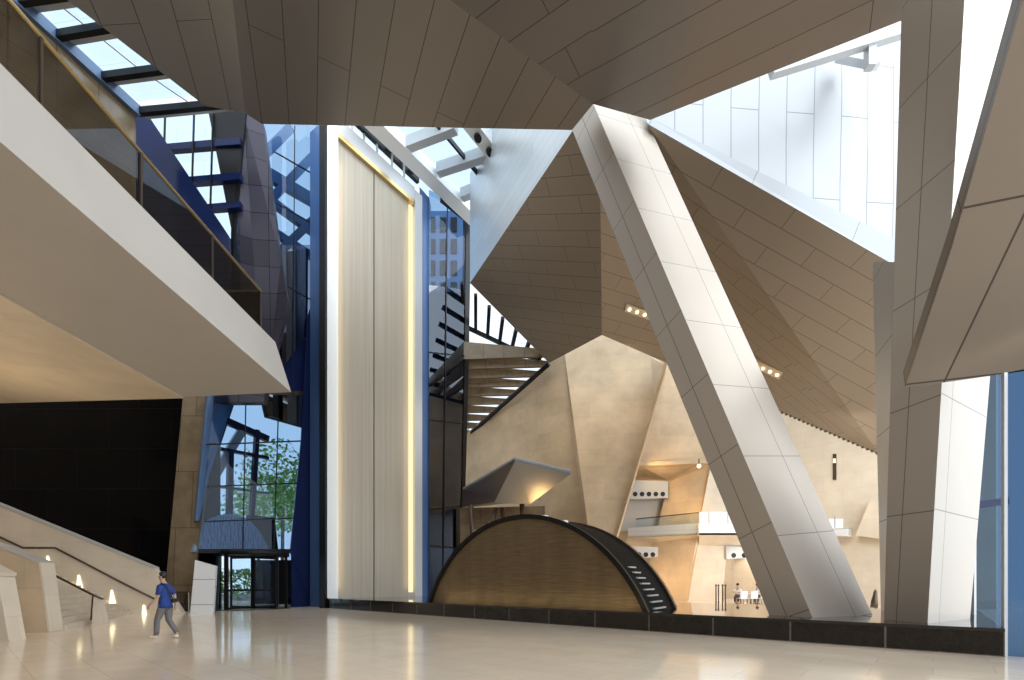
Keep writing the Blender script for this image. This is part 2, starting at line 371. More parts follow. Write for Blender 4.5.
# ---- window_2: tall end glazing below it with deep blue transoms
m2 = thing('window_2', None, None); struct(m2)
Yw = 25.0
for (y0, y1) in ((141, 148), (176, 183), (205, 211)):
    MB().prism([at(150, y0+4, Yw), at(240, y0-4, Yw), at(240, y1-4, Yw), at(150, y1+3, Yw)], V((0, .3, 0))).build('transom', M['navy'], m2)
for x in (164, 193, 212):
    MB().prism([at(x, 112, Yw-.1), at(x+1, 112, Yw-.1), at(x-3, 250, Yw-.1), at(x-4, 250, Yw-.1)], V((0, .1, 0))).build('mullion', M['black'], m2)
MB().prism([at(130, 108, Yw-.2), at(146, 112, Yw-.2), at(229, 236, Yw-.2), at(229, 300, Yw-.2), at(130, 230, Yw-.2)], V((-.05, .25, 0))).build('dark_infill', M['navy'], m2)  # navy panel put in for dark reflections beside the glazing
MB().prism([at(139, 105, Yw+.4), at(240, 105, Yw+.4), at(240, 300, Yw+.4), at(139, 300, Yw+.4)], V((0, .05, 0))).build('pane', M['glass_clear'], m2)

# ---- window_3: the blue curtain wall beside the giant door, with the entrance under it
GF = vpl((-15.7, 25), (-12.35, 30))
def gf(px, py, off=0):
    p = onpl(px, py, GF); return p+V((-.83, .55, 0))*off
m3 = thing('window_3', None, None); struct(m3)
MB().prism([gf(258, 118), gf(320, 120), gf(312, 245), gf(276, 245)], V((-.02, .04, 0))).build('pane', M['glass_blue'], m3)
MB().prism([gf(270, 245), gf(312, 245), gf(311, 330), gf(262, 395), gf(250, 395)], V((-.02, .04, 0))).build('dark_infill', M['glass_deep'], m3)
MB().prism([gf(214, 395), gf(311, 395), gf(311, 552), gf(198, 552)], V((-.02, .04, 0))).build('pane', M['glass_blue'], m3)
MB().prism([gf(270, 252, .4), gf(312, 246, .4), gf(311, 400, .4), gf(240, 400, .4)], V((-.2, .2, 0))).build('backing_panel', M['navy'], m3)
MB().prism([gf(198, 549, -.05), gf(312, 549, -.05), gf(312, 553, -.05), gf(198, 553, -.05)], V((-.1, .15, 0))).build('transom', M['black'], m3)
for y in (440, 482, 517): MB().prism([gf(206, y+4, -.03), gf(310, y, -.03), gf(310, y+1.2, -.03), gf(206, y+5.2, -.03)], V((-.03, .06, 0))).build('transom', M['black'], m3)
for (xa, xb) in ((245, 242), (278, 273)): MB().prism([gf(xa, 395, -.03), gf(xa+1.3, 395, -.03), gf(xb+1.3, 550, -.03), gf(xb, 550, -.03)], V((-.03, .06, 0))).build('mullion', M['black'], m3)
for (xa, xb) in ((294, 292),): MB().prism([gf(xa, 126, -.03), gf(xa+1, 126, -.03), gf(xb+1, 395, -.03), gf(xb, 395, -.03)], V((-.03, .06, 0))).build('mullion', M['black'], m3)
for y in (165, 215, 292): MB().prism([gf(274, y-14, -.03), gf(312, y+8, -.03), gf(312, y+9, -.03), gf(274, y-13, -.03)], V((-.03, .06, 0))).build('transom', M['black'], m3)
# solid blue flank and black wing right of the entrance
MB().prism([gf(291, 553), gf(311, 553), gf(311, 608), gf(291, 608)], V((-.1, .2, 0))).build('side_panel', M['navy'], m3)
MB().prism([gf(306, 318, -.1), gf(312, 300, -.1), gf(312, 608, -.1), gf(289, 552, -.1), gf(300, 440, -.1)], V((-.1, .15, 0))).build('side_panel', M['navy'], m3)
MB().prism([gf(262, 395, -.06), gf(311, 395, -.06), gf(310, 428, -.06), gf(268, 416, -.06)], V((-.04, .08, 0))).build('dark_infill', M['glass_deep'], m3)  # dark pane over bronze backing, a brown reflection built in as colour
MB().prism([gf(262, 390, .3), gf(311, 390, .3), gf(310, 428, .3), gf(268, 416, .3)], V((-.1, .1, 0))).build('backing_panel', M['bronze'], m3)
MB().prism([gf(212, 392, .5), gf(240, 392, .5), gf(212, 480, .5), gf(204, 520, .5), gf(200, 520, .5)], V((-.3, .3, 0))).build('pier', M['steel_blue'], m3)
# lattice of steel seen through the top of the glass
lat = thing('steel_lattice', 'blue steel lattice of crossing beams behind the upper left glass wall', 'lattice', gf(290, 200, 1.5))
for (p, q, w) in (((262, 150), (326, 190), .75), ((262, 172), (326, 222), .5), ((322, 150), (262, 212), .45), ((262, 205), (322, 245), .45), ((300, 120), (268, 152), .5), ((322, 215), (290, 246), .45)):
    A = gf(*p, 1.5); B = gf(*q, 1.5); d = (B-A).normalized(); MB().bar(A-d*.6, B+d*.6, w, .35, up=(.83, -.55, 0)).build('beam', M['steel_blue'], lat)
# panel leaning at the foot of the glass
o = MB().prism([at(190, 613.5, 23.2), at(213, 613, 23.4), at(216, 566, 23.9), at(195, 560, 23.8)], V((-.1, .3, 0))).build('cladding_panel', M['white_metal'])
tag(o, 'pale lilac sloping panel at the foot of the glass wall beside the entrance', 'panel', None, 'thing')
o = MB().prism([at(213, 612, 24.9), at(218, 612, 25), at(219, 556, 25.2), at(216, 556, 25.2)], V((-.05, .15, 0))).build('wall_pier', M['black']); struct(o)

# ---- blue and black uprights left of the giant door
def upright(name, px0, px1, Y0, Y1, top, mat, d=.4):
    p = at(px0, 582, Y0); q = at(px1, 582, Y1)
    m = MB(); m.prism([V((p.x, p.y, 0)), V((q.x, q.y, 0)), V((q.x, q.y, top)), V((p.x, p.y, top))], V((0, d, 0)))
    return m.build(name, M[mat])
o = upright('blue_column', 310, 320.5, 29.6, 29.0, 29, 'blue', .6)
tag(o, 'slim tall blue column left of the giant pale door', 'column', None, 'thing')
o = upright('black_fin', 319.3, 325.2, 27.9, 27.6, 29.5, 'black', .3)
tag(o, 'narrow black fin between blue column and the giant door', 'fin', None, 'thing')

# ---- the giant double door
DP = vpl(((323.5-512)/F*28.6, 28.6), ((420-512)/F*33.9, 33.9))
dn = DP[0] if DP[0].y < 0 else -DP[0]           # towards the room
def dp(px, z, off=0):
    p = onpl(px, 582, DP); return V((p.x, p.y, z))+dn*off
zt = 27.6
door = thing('giant_door', 'towering pale double door lit along its edges behind the dark plinth', 'door', dp(372, .5))
def dslab(name, x0, x1, z0, z1, off, dep, mat, z1b=None):
    sl_ = lambda x, z: z+(.75*(411-x)/75 if z > 20 else 0)      # the head of the door slopes
    m = MB(); m.prism([dp(x0, sl_(x0, z0), off), dp(x1, sl_(x1, z0), off), dp(x1, sl_(x1, z1), off), dp(x0, sl_(x0, z1), off)], -dn*dep, (0, 0, 1)); return m.build(name, M[mat], door)
dslab('frame_post', 323.8, 336, .5, zt+.9, .25, .8, 'white_steel')
dslab('frame_post', 413, 420, .5, zt+.9, .25, .8, 'steel_grey')
dslab('frame_header', 336, 413, zt+.15, zt+1.1, .2, .8, 'steel_grey')
dslab('header_trim', 336, 412, zt-.12, zt+.15, .25, .5, 'gold')
dslab('door_panel', 338, 373.4, .5, zt, 0, .3, 'door'); dslab('door_panel', 374.6, 408.5, .5, zt, 0, .3, 'door')
dslab('light_strip', 336.2, 337.4, .8, zt-.2, .02, .15, 'warm_strip'); dslab('light_strip', 409.2, 412.6, .8, zt-.2, .02, .15, 'warm_strip')
dslab('seam', 373.4, 374.6, .5, zt, -.2, .1, 'black')
for px, s in ((337.5, 1), (410, -1)):
    pass

# ---- window_4: roof light behind the ceiling edge
m4 = thing('window_4', None, None); struct(m4); zz = 30.0
def bar4(name, p, q, w, hh, mat, z=zz, ext=0.0):
    A = atz(*p, z); B = atz(*q, z); d = (B-A).normalized(); MB().bar(A-d*ext, B+d*ext, w, hh).build(name, M[mat], m4)
bar4('main_beam', (374, 120), (472, 215), 1.0, .8, 'white_steel', ext=1)
bar4('main_beam', (472, 122), (506, 166), .9, .8, 'white_steel', ext=1)
for p, q in (((404, 146), (456, 126)), ((438, 170), (498, 150)), ((462, 195), (490, 184)), ((500, 170), (540, 160))): bar4('cross_beam', p, q, .55, .7, 'steel_grey')
bar4('glazing_bar', (440, 128), (490, 188), .14, .3, 'black', ext=1); bar4('rail', (356, 122), (418, 181), .25, .35, 'black')
bar4('cross_beam', (384, 151), (400, 146), .25, .3, 'black'); bar4('cross_beam', (408, 172), (424, 166), .25, .3, 'black')
m = MB(); m.prism([atz(330, 105, zz+.7), atz(420, 190, zz+.7), atz(472, 218, zz+.7), atz(560, 160, zz+.7), atz(560, 100, zz+.7)], V((0, 0, .04))); m.build('pane', M['glass_clear'], m4)
for px in (343, 352, 364, 377, 392, 404):
    p = dp(px, zt+1.1+.75*(411-px)/75); MB().bar(p, V((p.x, p.y, zz+.4)), .12).build('mullion', M['steel_grey'], m4)
# ---- window_5: blue glazing right of the giant door
m5 = thing('window_5', None, None); struct(m5)
o = upright('blue_column', 419.5, 429, 33.7, 34.6, 29, 'blue', .8)
tag(o, 'slim tall blue column right of the giant pale door', 'column', None, 'thing')
GW = vpl(((429-512)/F*34.4, 34.4), ((468-512)/F*38.5, 38.5))
def gw(px, py, off=0): return onpl(px, py, GW)+V((-.7, .75, 0))*off
MB().prism([gw(429, 190), gw(470, 205), gw(470, 290), gw(429, 285)], V((-.02, .04, 0))).build('pane', M['glass_blue'], m5)
MB().prism([gw(429, 285), gw(470, 288), gw(467, 380), gw(462, 545), gw(452, 596), gw(429, 598)], V((-.03, .06, 0))).build('pane', M['glass_deep'], m5)
MB().prism([gw(429, 290, .3), gw(469, 290, .3), gw(466, 380, .3), gw(461, 548, .3), gw(429, 548, .3)], V((-.2, .25, 0))).build('backing_panel', M['dark_tile'], m5)
for x in (447,): MB().prism([gw(x, 190, -.05), gw(x+.8, 190, -.05), gw(x-4, 598, -.05), gw(x-5, 598, -.05)], V((-.03, .05, 0))).build('mullion', M['black'], m5)
for y in (352, 420, 545): MB().prism([gw(429, y, -.05), gw(468, y+4, -.05), gw(468, y+5, -.05), gw(429, y+1, -.05)], V((-.03, .05, 0))).build('transom', M['black'], m5)
MB().prism([gw(428, 172, -.1), gw(472, 206, -.1), gw(472, 225, -.1), gw(440, 200, -.1), gw(440, 190, -.1)], V((-.1, .3, 0))).build('header', M['black'], m5)
MB().prism([gw(466, 205, -.06), gw(471, 205, -.06), gw(468, 380, -.06), gw(463, 560, -.06), gw(460, 560, -.06), gw(464, 380, -.06)], V((-.3, .4, 0))).build('end_post', M['black'], m5)
tw = thing('louvred_tower', 'blue grey tower with columns of louvres seen through the glass right of giant door', 'building', (-8, 46, 0))
MB().box((-8.4, 45, 0), (-4.4, 50, 36)).build('wall', M['steel_blue'], tw)
for x in (-7.4, -6.4, -5.4):
    for z in range(26, 36, 2): MB().box((x-.3, 44.85, z), (x+.3, 45.05, z+1.3)).build('louvre', M['black'], tw)

# ---- window_6: sloping roof light with deep brown beams behind the canopy
m6 = thing('window_6', None, None); struct(m6)
K0 = at(468, 303, 37.5); K1 = at(549, 364, 37.6); K2 = at(467, 437, 45)
for k in range(7):
    t = k/6.4; A = lerp(at(462, 283, 36.5), at(548, 357, 37.2), t); B = lerp(at(464, 326, 40), at(541, 365, 38.6), t)
    MB().bar(A, B, .26, .3).build('glazing_bar', M['black'], m6)
MB().bar(at(464, 326, 40), at(549, 366, 38.4), .25, .3).build('rail', M['black'], m6)
for k in range(-1, 9):
    t = .04+k*.118; R = lerp(K1, K2, t)+V((.3, 0, .1)); Lx = V((R.x-9, R.y+1.2, R.z+.25)); hR, hL = .42, 1.5-.06*k
    MB().prism([R, R+V((0, 0, hR)), Lx+V((0, 0, hL)), Lx], V((0, .25, 0))).build('beam', M['stone_brown'], m6)
MB().bar(K1, K2, .2, .25).build('rail', M['black'], m6)

# ---- walls and floors round the far gallery
def wallpiece(name, pts, vec, mat, u=None): m = MB(); m.prism(pts, V(vec), u); return struct(m.build(name, M[mat]))
wallpiece('wall_gallery', [at(668, 482, 39.5), at(713, 463, 37.6), at(686, 609, 37), at(640, 606, 39)], (.35, .5, 0), 'stone')
wallpiece('wall_gallery', [at(712, 458, 37.4), at(790, 458, 37.4), at(790, 546, 37.4), at(727, 546, 37.4), at(722, 605.5, 37.4), at(684, 606, 37.2)], (.1, .5, 0), 'stone_pale')
wallpiece('wall_gallery', [at(715, 540, 43), at(800, 540, 43), at(800, 602, 43), at(715, 602, 43)], (0, .4, 0), 'stone')
wallpiece('wall_gallery', [at(590, 455, 42.5), at(700, 455, 42.5), at(700, 600, 42.5), at(590, 600, 42.5)], (0, .4, 0), 'stone')
wallpiece('ceiling_gallery', [at(634, 466, 38), at(712, 463, 37.6), at(668, 484, 40), at(630, 479, 42)], (0, 0, .3), 'stone')

def bulkhead(label, x0, x1, y0, y1, Y, n, grp='holed bulkheads of the far gallery'):
    t = thing('holed_bulkhead', label, 'bulkhead', at(x0, y1, Y))
    m = MB(); m.prism([at(x0, y0, Y), at(x1, y0+1, Y), at(x1, y1, Y), at(x0, y1+1, Y)], V((0, .4, 0))); pn_ = m.build('panel', plain('grey_bulkhead_metal', (.42, .42, .41), .5), t)
    for k in range(n):
        c = at(x0+(x1-x0)*(k+.75)/(n+.5), y0+(y1-y0)*.78, Y-.02); r = .19
        m = MB(); m.tube([c, c+V((0, .05, 0))], r, 16); m.build('nozzle', M['black'], pn_)
    return t
bulkhead('pale bulkhead with a row of five dark round nozzles on the upper gallery', 630, 668, 480, 498, 39.0, 5)
bulkhead('pale bulkhead with four dark round nozzles just above the dome rim', 627, 658, 546, 557, 38.0, 4)
bulkhead('pale bulkhead with two dark round nozzles above the cafe recess', 726, 752, 546, 558, 37.2, 2)
bal = thing('gallery_balcony', 'grey banded balcony crossing the golden gallery wall', 'balcony', at(665, 535, 38))
MB().prism([at(628, 528, 39), at(699, 523, 36.9), at(699, 535, 36.9), at(628, 538, 39)], V((.1, .3, 0))).build('fascia', M['silver'], bal)
MB().prism([at(628, 538, 39), at(699, 535, 36.9), at(699, 546, 39), at(624, 548, 41)], V((0, 0, .15))).build('soffit', M['stone_pale'], bal)
MB().prism([at(636, 518.5, 39), at(699, 512, 36.9), at(699, 513, 36.9), at(636, 519.6, 39)], V((.02, .06, 0))).build('handrail', M['bronze'], bal)
MB().prism([at(636, 519.6, 39), at(699, 513, 36.9), at(699, 523, 36.9), at(636, 528, 39)], V((.01, .02, 0))).build('glass_panel', M['glass_clear'], bal)
o = MB().prism([at(630, 499, 40), at(666, 499, 40), at(664, 527, 40), at(618, 532, 40)], V((0, .4, 0))).build('wall_gallery', plain('grey_plaster', (.40, .38, .35), .7)); struct(o)
bal = thing('white_balcony', 'bright white balcony left of the leaning column with lit panes above', 'balcony', at(720, 535, 36.8))
MB().prism([at(699, 523.5, 36.6), at(748, 523.5, 36.6), at(748, 535, 36.6), at(699, 535, 36.6)], V((0, .3, 0))).build('fascia', M['white_metal'], bal)
MB().prism([at(699, 535, 36.6), at(748, 535, 36.6), at(748, 545, 37.3), at(699, 545, 37.3)], V((0, 0, .15))).build('soffit', M['stone_pale'], bal)
for (x0, x1) in ((700, 708), (710, 727), (729, 745)): MB().prism([at(x0, 512, 37.3), at(x1, 512, 37.3), at(x1, 523, 37.3), at(x0, 523, 37.3)], V((0, .1, 0))).build('lit_pane', M['window_glow'], bal)
RW = vpl((17.4, 38), (27, 27))
def rwp(px, py, off=0): return onpl(px, py, RW)+V((-.75, -.65, 0))*off
bal = thing('small_balcony', 'small white balcony on far wall right of the leaning column', 'balcony', rwp(842, 537, .6))
MB().prism([rwp(820, 528, .9), rwp(852, 529, .9), rwp(852, 537, .9), rwp(820, 536, .9)], V((.7, .6, 0))).build('slab', M['white_metal'], bal)
MB().prism([rwp(829, 519, .05), rwp(843, 519, .05), rwp(843, 528, .05), rwp(829, 528, .05)], V((.05, .05, 0))).build('lit_pane', M['window_glow'], bal)
MB().prism([rwp(834.5, 516, .1), rwp(836, 516, .1), rwp(836, 528, .1), rwp(834.5, 528, .1)], V((.02, .02, 0))).build('mullion', M['steel_grey'], bal)
sl = thing('wall_slot', 'narrow vertical slot with a lamp high on the pale far wall', 'slot', rwp(834, 480, .05))
MB().prism([rwp(833, 454, .06), rwp(836.5, 454, .06), rwp(836.5, 480, .06), rwp(833, 480, .06)], V((.06, .05, 0))).build('recess', M['bronze'], sl)
MB().prism([rwp(833.5, 459, .1), rwp(836, 459, .1), rwp(836, 463, .1), rwp(833.5, 463, .1)], V((.03, .02, 0))).build('lens', M['warm_lens'], sl)
o = MB().prism([rwp(859, 536, .8), rwp(873, 502, .8), rwp(884, 502, .8), rwp(884, 540, .8)], V((.6, .5, 0))).build('wall_buttress', M['stone_pale']); struct(o)

# ---- silver canopy behind the dome
cn = thing('silver_canopy', 'angular silver canopy on posts rising behind the dark dome', 'canopy', at(510, 595, 31))
t1 = at(463, 491, 35); t2 = at(515, 461, 28.5); t3 = at(571, 474, 28); u1 = at(462, 508, 34.5); u2 = at(494, 503, 31); u3 = at(530, 504, 30); bk = at(560, 476, 36)
m = MB(); th = V((0, 0, .14))
for tri in ([t2, t3, u3], [t2, u3, u2]): m.prism(tri, th)
m.build('underside', plain('satin_aluminium', (.56, .54, .50), .35, .5), cn)
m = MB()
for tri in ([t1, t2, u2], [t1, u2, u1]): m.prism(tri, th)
m.build('side_facet', M['bronze'], cn)  # dark bronze colours in the shade and reflection of this left facet
m = MB(); m.prism([t1, t2, t3, bk], V((0, 0, .25))); m.build('roof', M['steel_grey'], cn)
m = MB(); m.prism([u1, u2, u3, at(540, 500, 36), at(462, 505, 40)], V((0, 0, .1))); m.build('soffit', M['stone'], cn)
for (p, q) in (((471, 505), (474, 560)), ((486, 552), (496, 508)), ((502, 508), (507, 540)), ((522, 503), (523, 535))):
    MB().tube([at(*p, 31.5), at(*q, 31.5)], .16).build('post', M['bronze'], cn)
    MB
m = MB(); m.prism([at(460, 508, 37), at(545, 506, 37), at(545, 600, 37), at(460, 600, 37)], V((0, .3, 0))); struct(m.build('wall_recess', M['stone_brown']))
sg = MB().prism([at(464, 545, 35), at(492, 545, 35), at(492, 550, 35), at(464, 550, 35)], V((0, .2, 0))).build('red_lit_band', plain('red_lit_tone', (.35, .05, .02), .4)); tag(sg, 'red lit band in the recess under the silver canopy', 'lit_band', None, 'thing')  # red light in the recess put into the band's own colour

# ================================================================== PLINTH, POOL, DOME
pd = V((-.7497, .6618, 0)); pn = V((.6618, .7497, 0))
pa = V((9.86, 9.68, 0)); pb = pa+pd*27.6
pl = thing('pool_plinth', 'long low dark granite plinth running across the hall floor', 'plinth', pa)
m = MB(); L_ = (pb-pa).length; nb = 14
m.prism([pa, pb, pb+pn*.7, pa+pn*.7], V((0, 0, .5)), pd, pa); m.build('front_blocks', M['granite'], pl)
m = MB(); m.prism([pa-pn*.03+V((0, 0, .5)), pb-pn*.03+V((0, 0, .5)), pb+pn*.7+V((0, 0, .5)), pa+pn*.7+V((0, 0, .5))], V((0, 0, .07))); m.build('coping', M['granite_top'], pl)
m = MB(); pe = pa+pn*9
m.prism([pa+pn*.7, pa+pn*9, pa+pn*9+pd*23.5, V((-6.6, 33.6, 0)), V((-10.9, 28.7, 0)), pb+pn*.7], V((0, 0, .45))); m.build('basin', M['granite'], pl)
m = MB(); m.prism([pa+pn*.7+V((0, 0, .46)), pa+pn*9+V((0, 0, .46)), pa+pn*9+pd*23.5+V((0, 0, .46)), V((-6.6, 33.6, .46)), V((-10.9, 28.7, .46)), pb+pn*.7+V((0, 0, .46))], V((0, 0, .07)))
o = m.build('pool_water', M['water']); tag(o, 'still dark mirror of water filling the plinth around the dome', 'water', None, 'stuff')

R0 = V((4.27, 15.2, .52)); L0 = V((-3.85, 22.7, .52)); back = V((1.75, 2.75, 0))
dome = thing('water_dome', 'dark brown arched water wall dome rising from the pool', 'fountain', (R0+L0)/2)
ax = (L0-R0).normalized(); hw = (L0-R0).length/2; hh = 3.55; Rr = (hw*hw+hh*hh)/(2*hh); cz = .52+hh-Rr; mid = (R0+L0)/2
a0 = math.asin(hw/Rr)
def arc(t, off=V((0, 0, 0)), dr=0):     # t -1 (right foot) .. 1 (left foot)
    th_ = a0*t; p = mid+ax*(math.sin(th_)*(Rr+dr)); return V((p.x, p.y, cz+math.cos(th_)*(Rr+dr)))+off
NA = 48; ts = [-1+2*k/NA for k in range(NA+1)]
fr = [arc(t, dr=-.10) for t in ts]; fr = [V((p.x, p.y, max(p.z, .5))) for p in fr]
m = MB(); m.prism(fr, back*.12, ax, R0); m.build('water_face', M['waterfall'], dome)
m = MB()
for k in range(NA):
    for (A, B) in ((0.0, 1.0),):
        p, q = arc(ts[k]), arc(ts[k+1]); m.face([p, q, q+back, p+back], smooth=True)
m.face([arc(t, back) for t in ts])
m.build('shell', plain('matt_black_shell', (.003, .003, .003), .7, 0, .1), dome)
def ribbon(off, w, dr0, dr1, t0, t1):
    m = MB(); K = [t0+(t1-t0)*k/40 for k in range(41)]
    for x, y in zip(K, K[1:]):
        P = [arc(x, off, dr0), arc(x, off, dr1), arc(x, off+back*w, dr1), arc(x, off+back*w, dr0)]; Q = [arc(y, off, dr0), arc(y, off, dr1), arc(y, off+back*w, dr1), arc(y, off+back*w, dr0)]
        for i in range(4): m.face([P[i], P[(i+1) % 4], Q[(i+1) % 4], Q[i]])
    return m
frim = ribbon(back*-.03, .05, -.12, .05, -1, 1).build('front_rim', M['black'], dome)
ribbon(back*.95, .08, -.05, .10, -1, 1).build('back_rim', M['bronze'], dome)
for k in range(8):
    t = -.985+.034*k
    A = arc(t, back*.22, .03); B = arc(t, back*(.62-.03*k), .03)
    MB().bar(A, B, .09, .05).build('slat', M['steel_grey'], dome)
for t in (-.32, -.18, .06, .2, .33): 
    A = arc(t, back*.1, .06); MB().bar(A, A+ax*.35, .22, .08).build('rim_light', M['white_steel'], frim)

# ================================================================== COLUMNS
def col_solid(bot, top, mat, parent=None, name='column', ext=(0, 0)):
    L, Mx, R = bot; l, mx, r = top
    B = L+R-Mx; bb = l+r-mx
    bo = [L, Mx, R, B]; to = [l, mx, r, bb]
    m = MB()
    for i in range(4):
        k = (i+1) % 4; m.face([bo[i], bo[k], to[k], to[i]], (to[1]-bo[1]), (lerp(L, Mx, .42), lerp(Mx, R, .70), bo[2], bo[3])[i])
    m.face(bo[::-1]); m.face(to)
    o = m.build(name, mat, parent)
    return o
def planar(bot, top_px):
    L, Mx, R = bot; (lx, ly), mx, (rx, ry) = top_px
    return onpl(lx, ly, plane(L, Mx, mx)), mx, onpl(rx, ry, plane(Mx, R, mx))
def gnd(px, Y, z=.5): p = at(px, 582, Y); return V((p.x, p.y, z))
bL, bM, bR = gnd(769.5, 14.3), gnd(813, 13.25), gnd(873, 14.1)
tL, tM, tR = planar((bL, bM, bR), ((569, 122), at(593, 103, 19.75), (646, 119)))
o = col_solid((bL, bM, bR), (tL, tM, tR), M['column'], None, 'leaning_column')
tag(o, 'huge leaning square column clad in metal panels beside the dome', 'column', None, 'thing')
eL, eM, eR = gnd(884, 12.6), gnd(927.5, 11.4), gnd(970, 12.7)
fL, fM, fR = planar((eL, eM, eR), ((903.5, -60), at(968, -60, 11.1), (1026, -60)))
rc = thing('upright_column', 'broad upright column clad in brown and white metal panels at right', 'column', (eM.x, eM.y, .5))
m = MB(); bo = [eL, eM, eR, eL+eR-eM]; to = [fL, fM, fR, fL+fR-fM]
for k in range(4):
    n = (k+1) % 4; m.face([bo[k], bo[n], to[n], to[k]], to[1]-bo[1], (lerp(eL, eM, .3), lerp(eM, eR, .25), eR, eL)[k])
m.face(bo[::-1]); m.face(to)
m.build('shaft', M['column'], rc)
sb = [gnd(881, 16.5), gnd(889, 15.8), gnd(905, 16.6)]; so = planar(sb, ((872.5, 262), at(899, 262, 15.8), (925, 262)))
o = col_solid(sb, so, panels('slim_column_panels', (.6, .62, .63), 3.1, 3, .02, .35, .3, seam=.4, off=0))
o.name = 'slim_column'; tag(o, 'slim silvery column half hidden behind the upright column at right', 'column', None, 'thing')
# slab beam slanting overhead in front of it
PQ = plane(at(905, 388, 10.9), at(1060, 366, 10.0), at(1046, -80, 6.0)); q = [onpl(x, y, PQ) for x, y in ((905, 388), (1060, 366), (1130, -80), (1046, -80), (952, 247))]
m = MB(); m.prism(q, V((.2, .3, .5)), onpl(1020, 223, PQ)-onpl(945, 380, PQ), onpl(945, 380, PQ))
o = m.build('slanted_beam', panels('beam_panels', (.215, .18, .148), 3.4, 2.4, .02, .4, .25, seam=.2, var=.02, off=0)); tag(o, 'broad brown slanting slab beam overhead at the right edge', 'beam', None, 'thing')

# ---- blue glazing at the right edge
m7 = thing('window_7', None, None); struct(m7)
g0 = V((10.02, 9.85, 0)); g2 = g0-pd*2.2; h0 = V((12.5, 14.6, 0)); h1 = V((14.65, 14.4, 0))
M['glass_right'] = glass('right_blue_glass', (.27, .37, .49), .4, .05)
for (A, B, ht) in ((h0, h1, 9), (g0, g2, 5.75)):
    MB().prism([A, B, B+V((0, 0, ht)), A+V((0, 0, ht))], V((.0, .03, 0))).build('pane', M['glass_right'], m7)
MB().bar(g0, g0+V((0, 0, 5.75)), .07).build('mullion', M['steel_grey'], m7)
MB().bar(g0+pd*-.34, g0+pd*-.34+V((0, 0, 5.75)), .05).build('mullion', M['steel_blue'], m7)
MB().bar(V((13.75, 14.4, 0)), V((13.75, 14.4, 9)), .07).build('mullion', M['steel_grey'], m7)
MB().bar(V((12.5, 14.4, 3.6)), V((14.65, 14.3, 3.9)), .08, .2).build('transom', M['navy'], m7)

# ================================================================== BALCONY OVER THE STAIR (left)
mz = thing('mezzanine', 'long pale plaster balcony jutting over the stair at left', 'balcony', (-8.6, 10, 8.6))
T1 = V((-8.68, 17.75, 10.3)); T2 = V((-8.28, 18.15, 8.62)); Fo = atz(183, 397, 8.62); Lf = at(-12, 402.5, 21.6)
Yn = 1.0
def near(p, dx=0): return V((p.x+dx, Yn, p.z))
m = MB()
m.face([T1, T2, near(T2), near(T1)]); m.face([T2, Fo, near(Fo), near(T2)])
lt = V((Lf.x, Lf.y, 10.3)); back_t = V((T1.x-3, T1.y+.9, 10.3))
m.face([T1, near(T1), V((Lf.x, Yn, 10.3)), lt]); m.face([Lf, lt, V((Lf.x, Yn, 10.3)), V((Lf.x, Yn, Lf.z))])
m.face([T2, T1, lt, Lf, Fo]); m.face([near(T1), near(T2), near(Fo), V((Lf.x, Yn, Lf.z)), V((Lf.x, Yn, 10.3))])
m.build('deck', M['plaster'], mz, weld=True)
m = MB(); m.prism([Fo+V((0, 0, .0)), near(Fo), V((Lf.x, Yn, Lf.z)), Lf], V((0, 0, -.05))); m.build('soffit', M['stone_pale'], mz)  # paler, warmer skin: the stair lights' glow put into its colour
gr = thing('glass_balustrade', 'tinted glass balustrade with bronze handrail along the pale balcony edge', 'balustrade', (-8.85, 10, 10.3))
ys = [1.2, 4.0, 6.6, 9.1, 11.55, 14.3, 17.05]
for y0, y1 in zip(ys, ys[1:]):
    MB().box((-8.9, y0+.02, 10.2), (-8.87, y1-.02, 11.72)).build('glass_panel', M['glass_dark'], gr)
for y in ys[1:]: MB().bar((-8.85, y, 10.15), (-8.85, y, 11.75), .035, .06).build('post', M['bronze'], gr)
MB().prism([V((-8.89, 17.07, 10.2)), V((-14, 17.07, 10.2)), V((-14, 17.07, 11.72)), V((-8.89, 17.07, 11.72))], V((0, .03, 0))).build('glass_panel', M['glass_dark'], gr)
MB().tube([(-8.87, 1.0, 11.76), (-8.87, 17.08, 11.76), (-14, 17.08, 11.76)], .045).build('handrail', M['gold'], gr)

# ================================================================== STAIR
asc = V((-.97, -.25, 0)).normalized(); acr = V((-.25, .97, 0)).normalized()
O = V((-13.9, 15.1, 0)); rise, run, ns = .17, .27, 17; shr = .235
st = thing('stair', 'broad pale stone stair climbing to the left under the balcony', 'stair', O)
for k in range(ns):
    A = O+asc*(run*k)+acr*.05; B = O+asc*(run*k+shr*8.2)+acr*8.2
    MB().prism([A, B, B+asc*(run*(ns-k)), A+asc*(run*(ns-k))], V((0, 0, rise*(k+1)-(.0 if k == 0 else 0)))).build('step', M['stone_pale'], st) if k == 0 else MB().prism([A+V((0, 0, rise*k)), B+V((0, 0, rise*k)), B+asc*(run*(ns-k))+V((0, 0, rise*k)), A+asc*(run*(ns-k))+V((0, 0, rise*k))], V((0, 0, rise))).build('step', M['stone_pale'], st)
BW = vpl(tuple((O+acr*8.25)[:2]), tuple((O+acr*8.25+asc*5)[:2]))
def bw(px, py, off=0): return onpl(px, py, BW)-acr*off
wl = thing('stair_wall', 'pale stone wall with sloping top at the back of the stair', 'wall', bw(160, 612))
MB().prism([bw(-60, 481), bw(0, 505), bw(154, 568), bw(161, 581), bw(182, 614), bw(-60, 640)], acr*.5).build('slab', M['stone_pale'], wl)
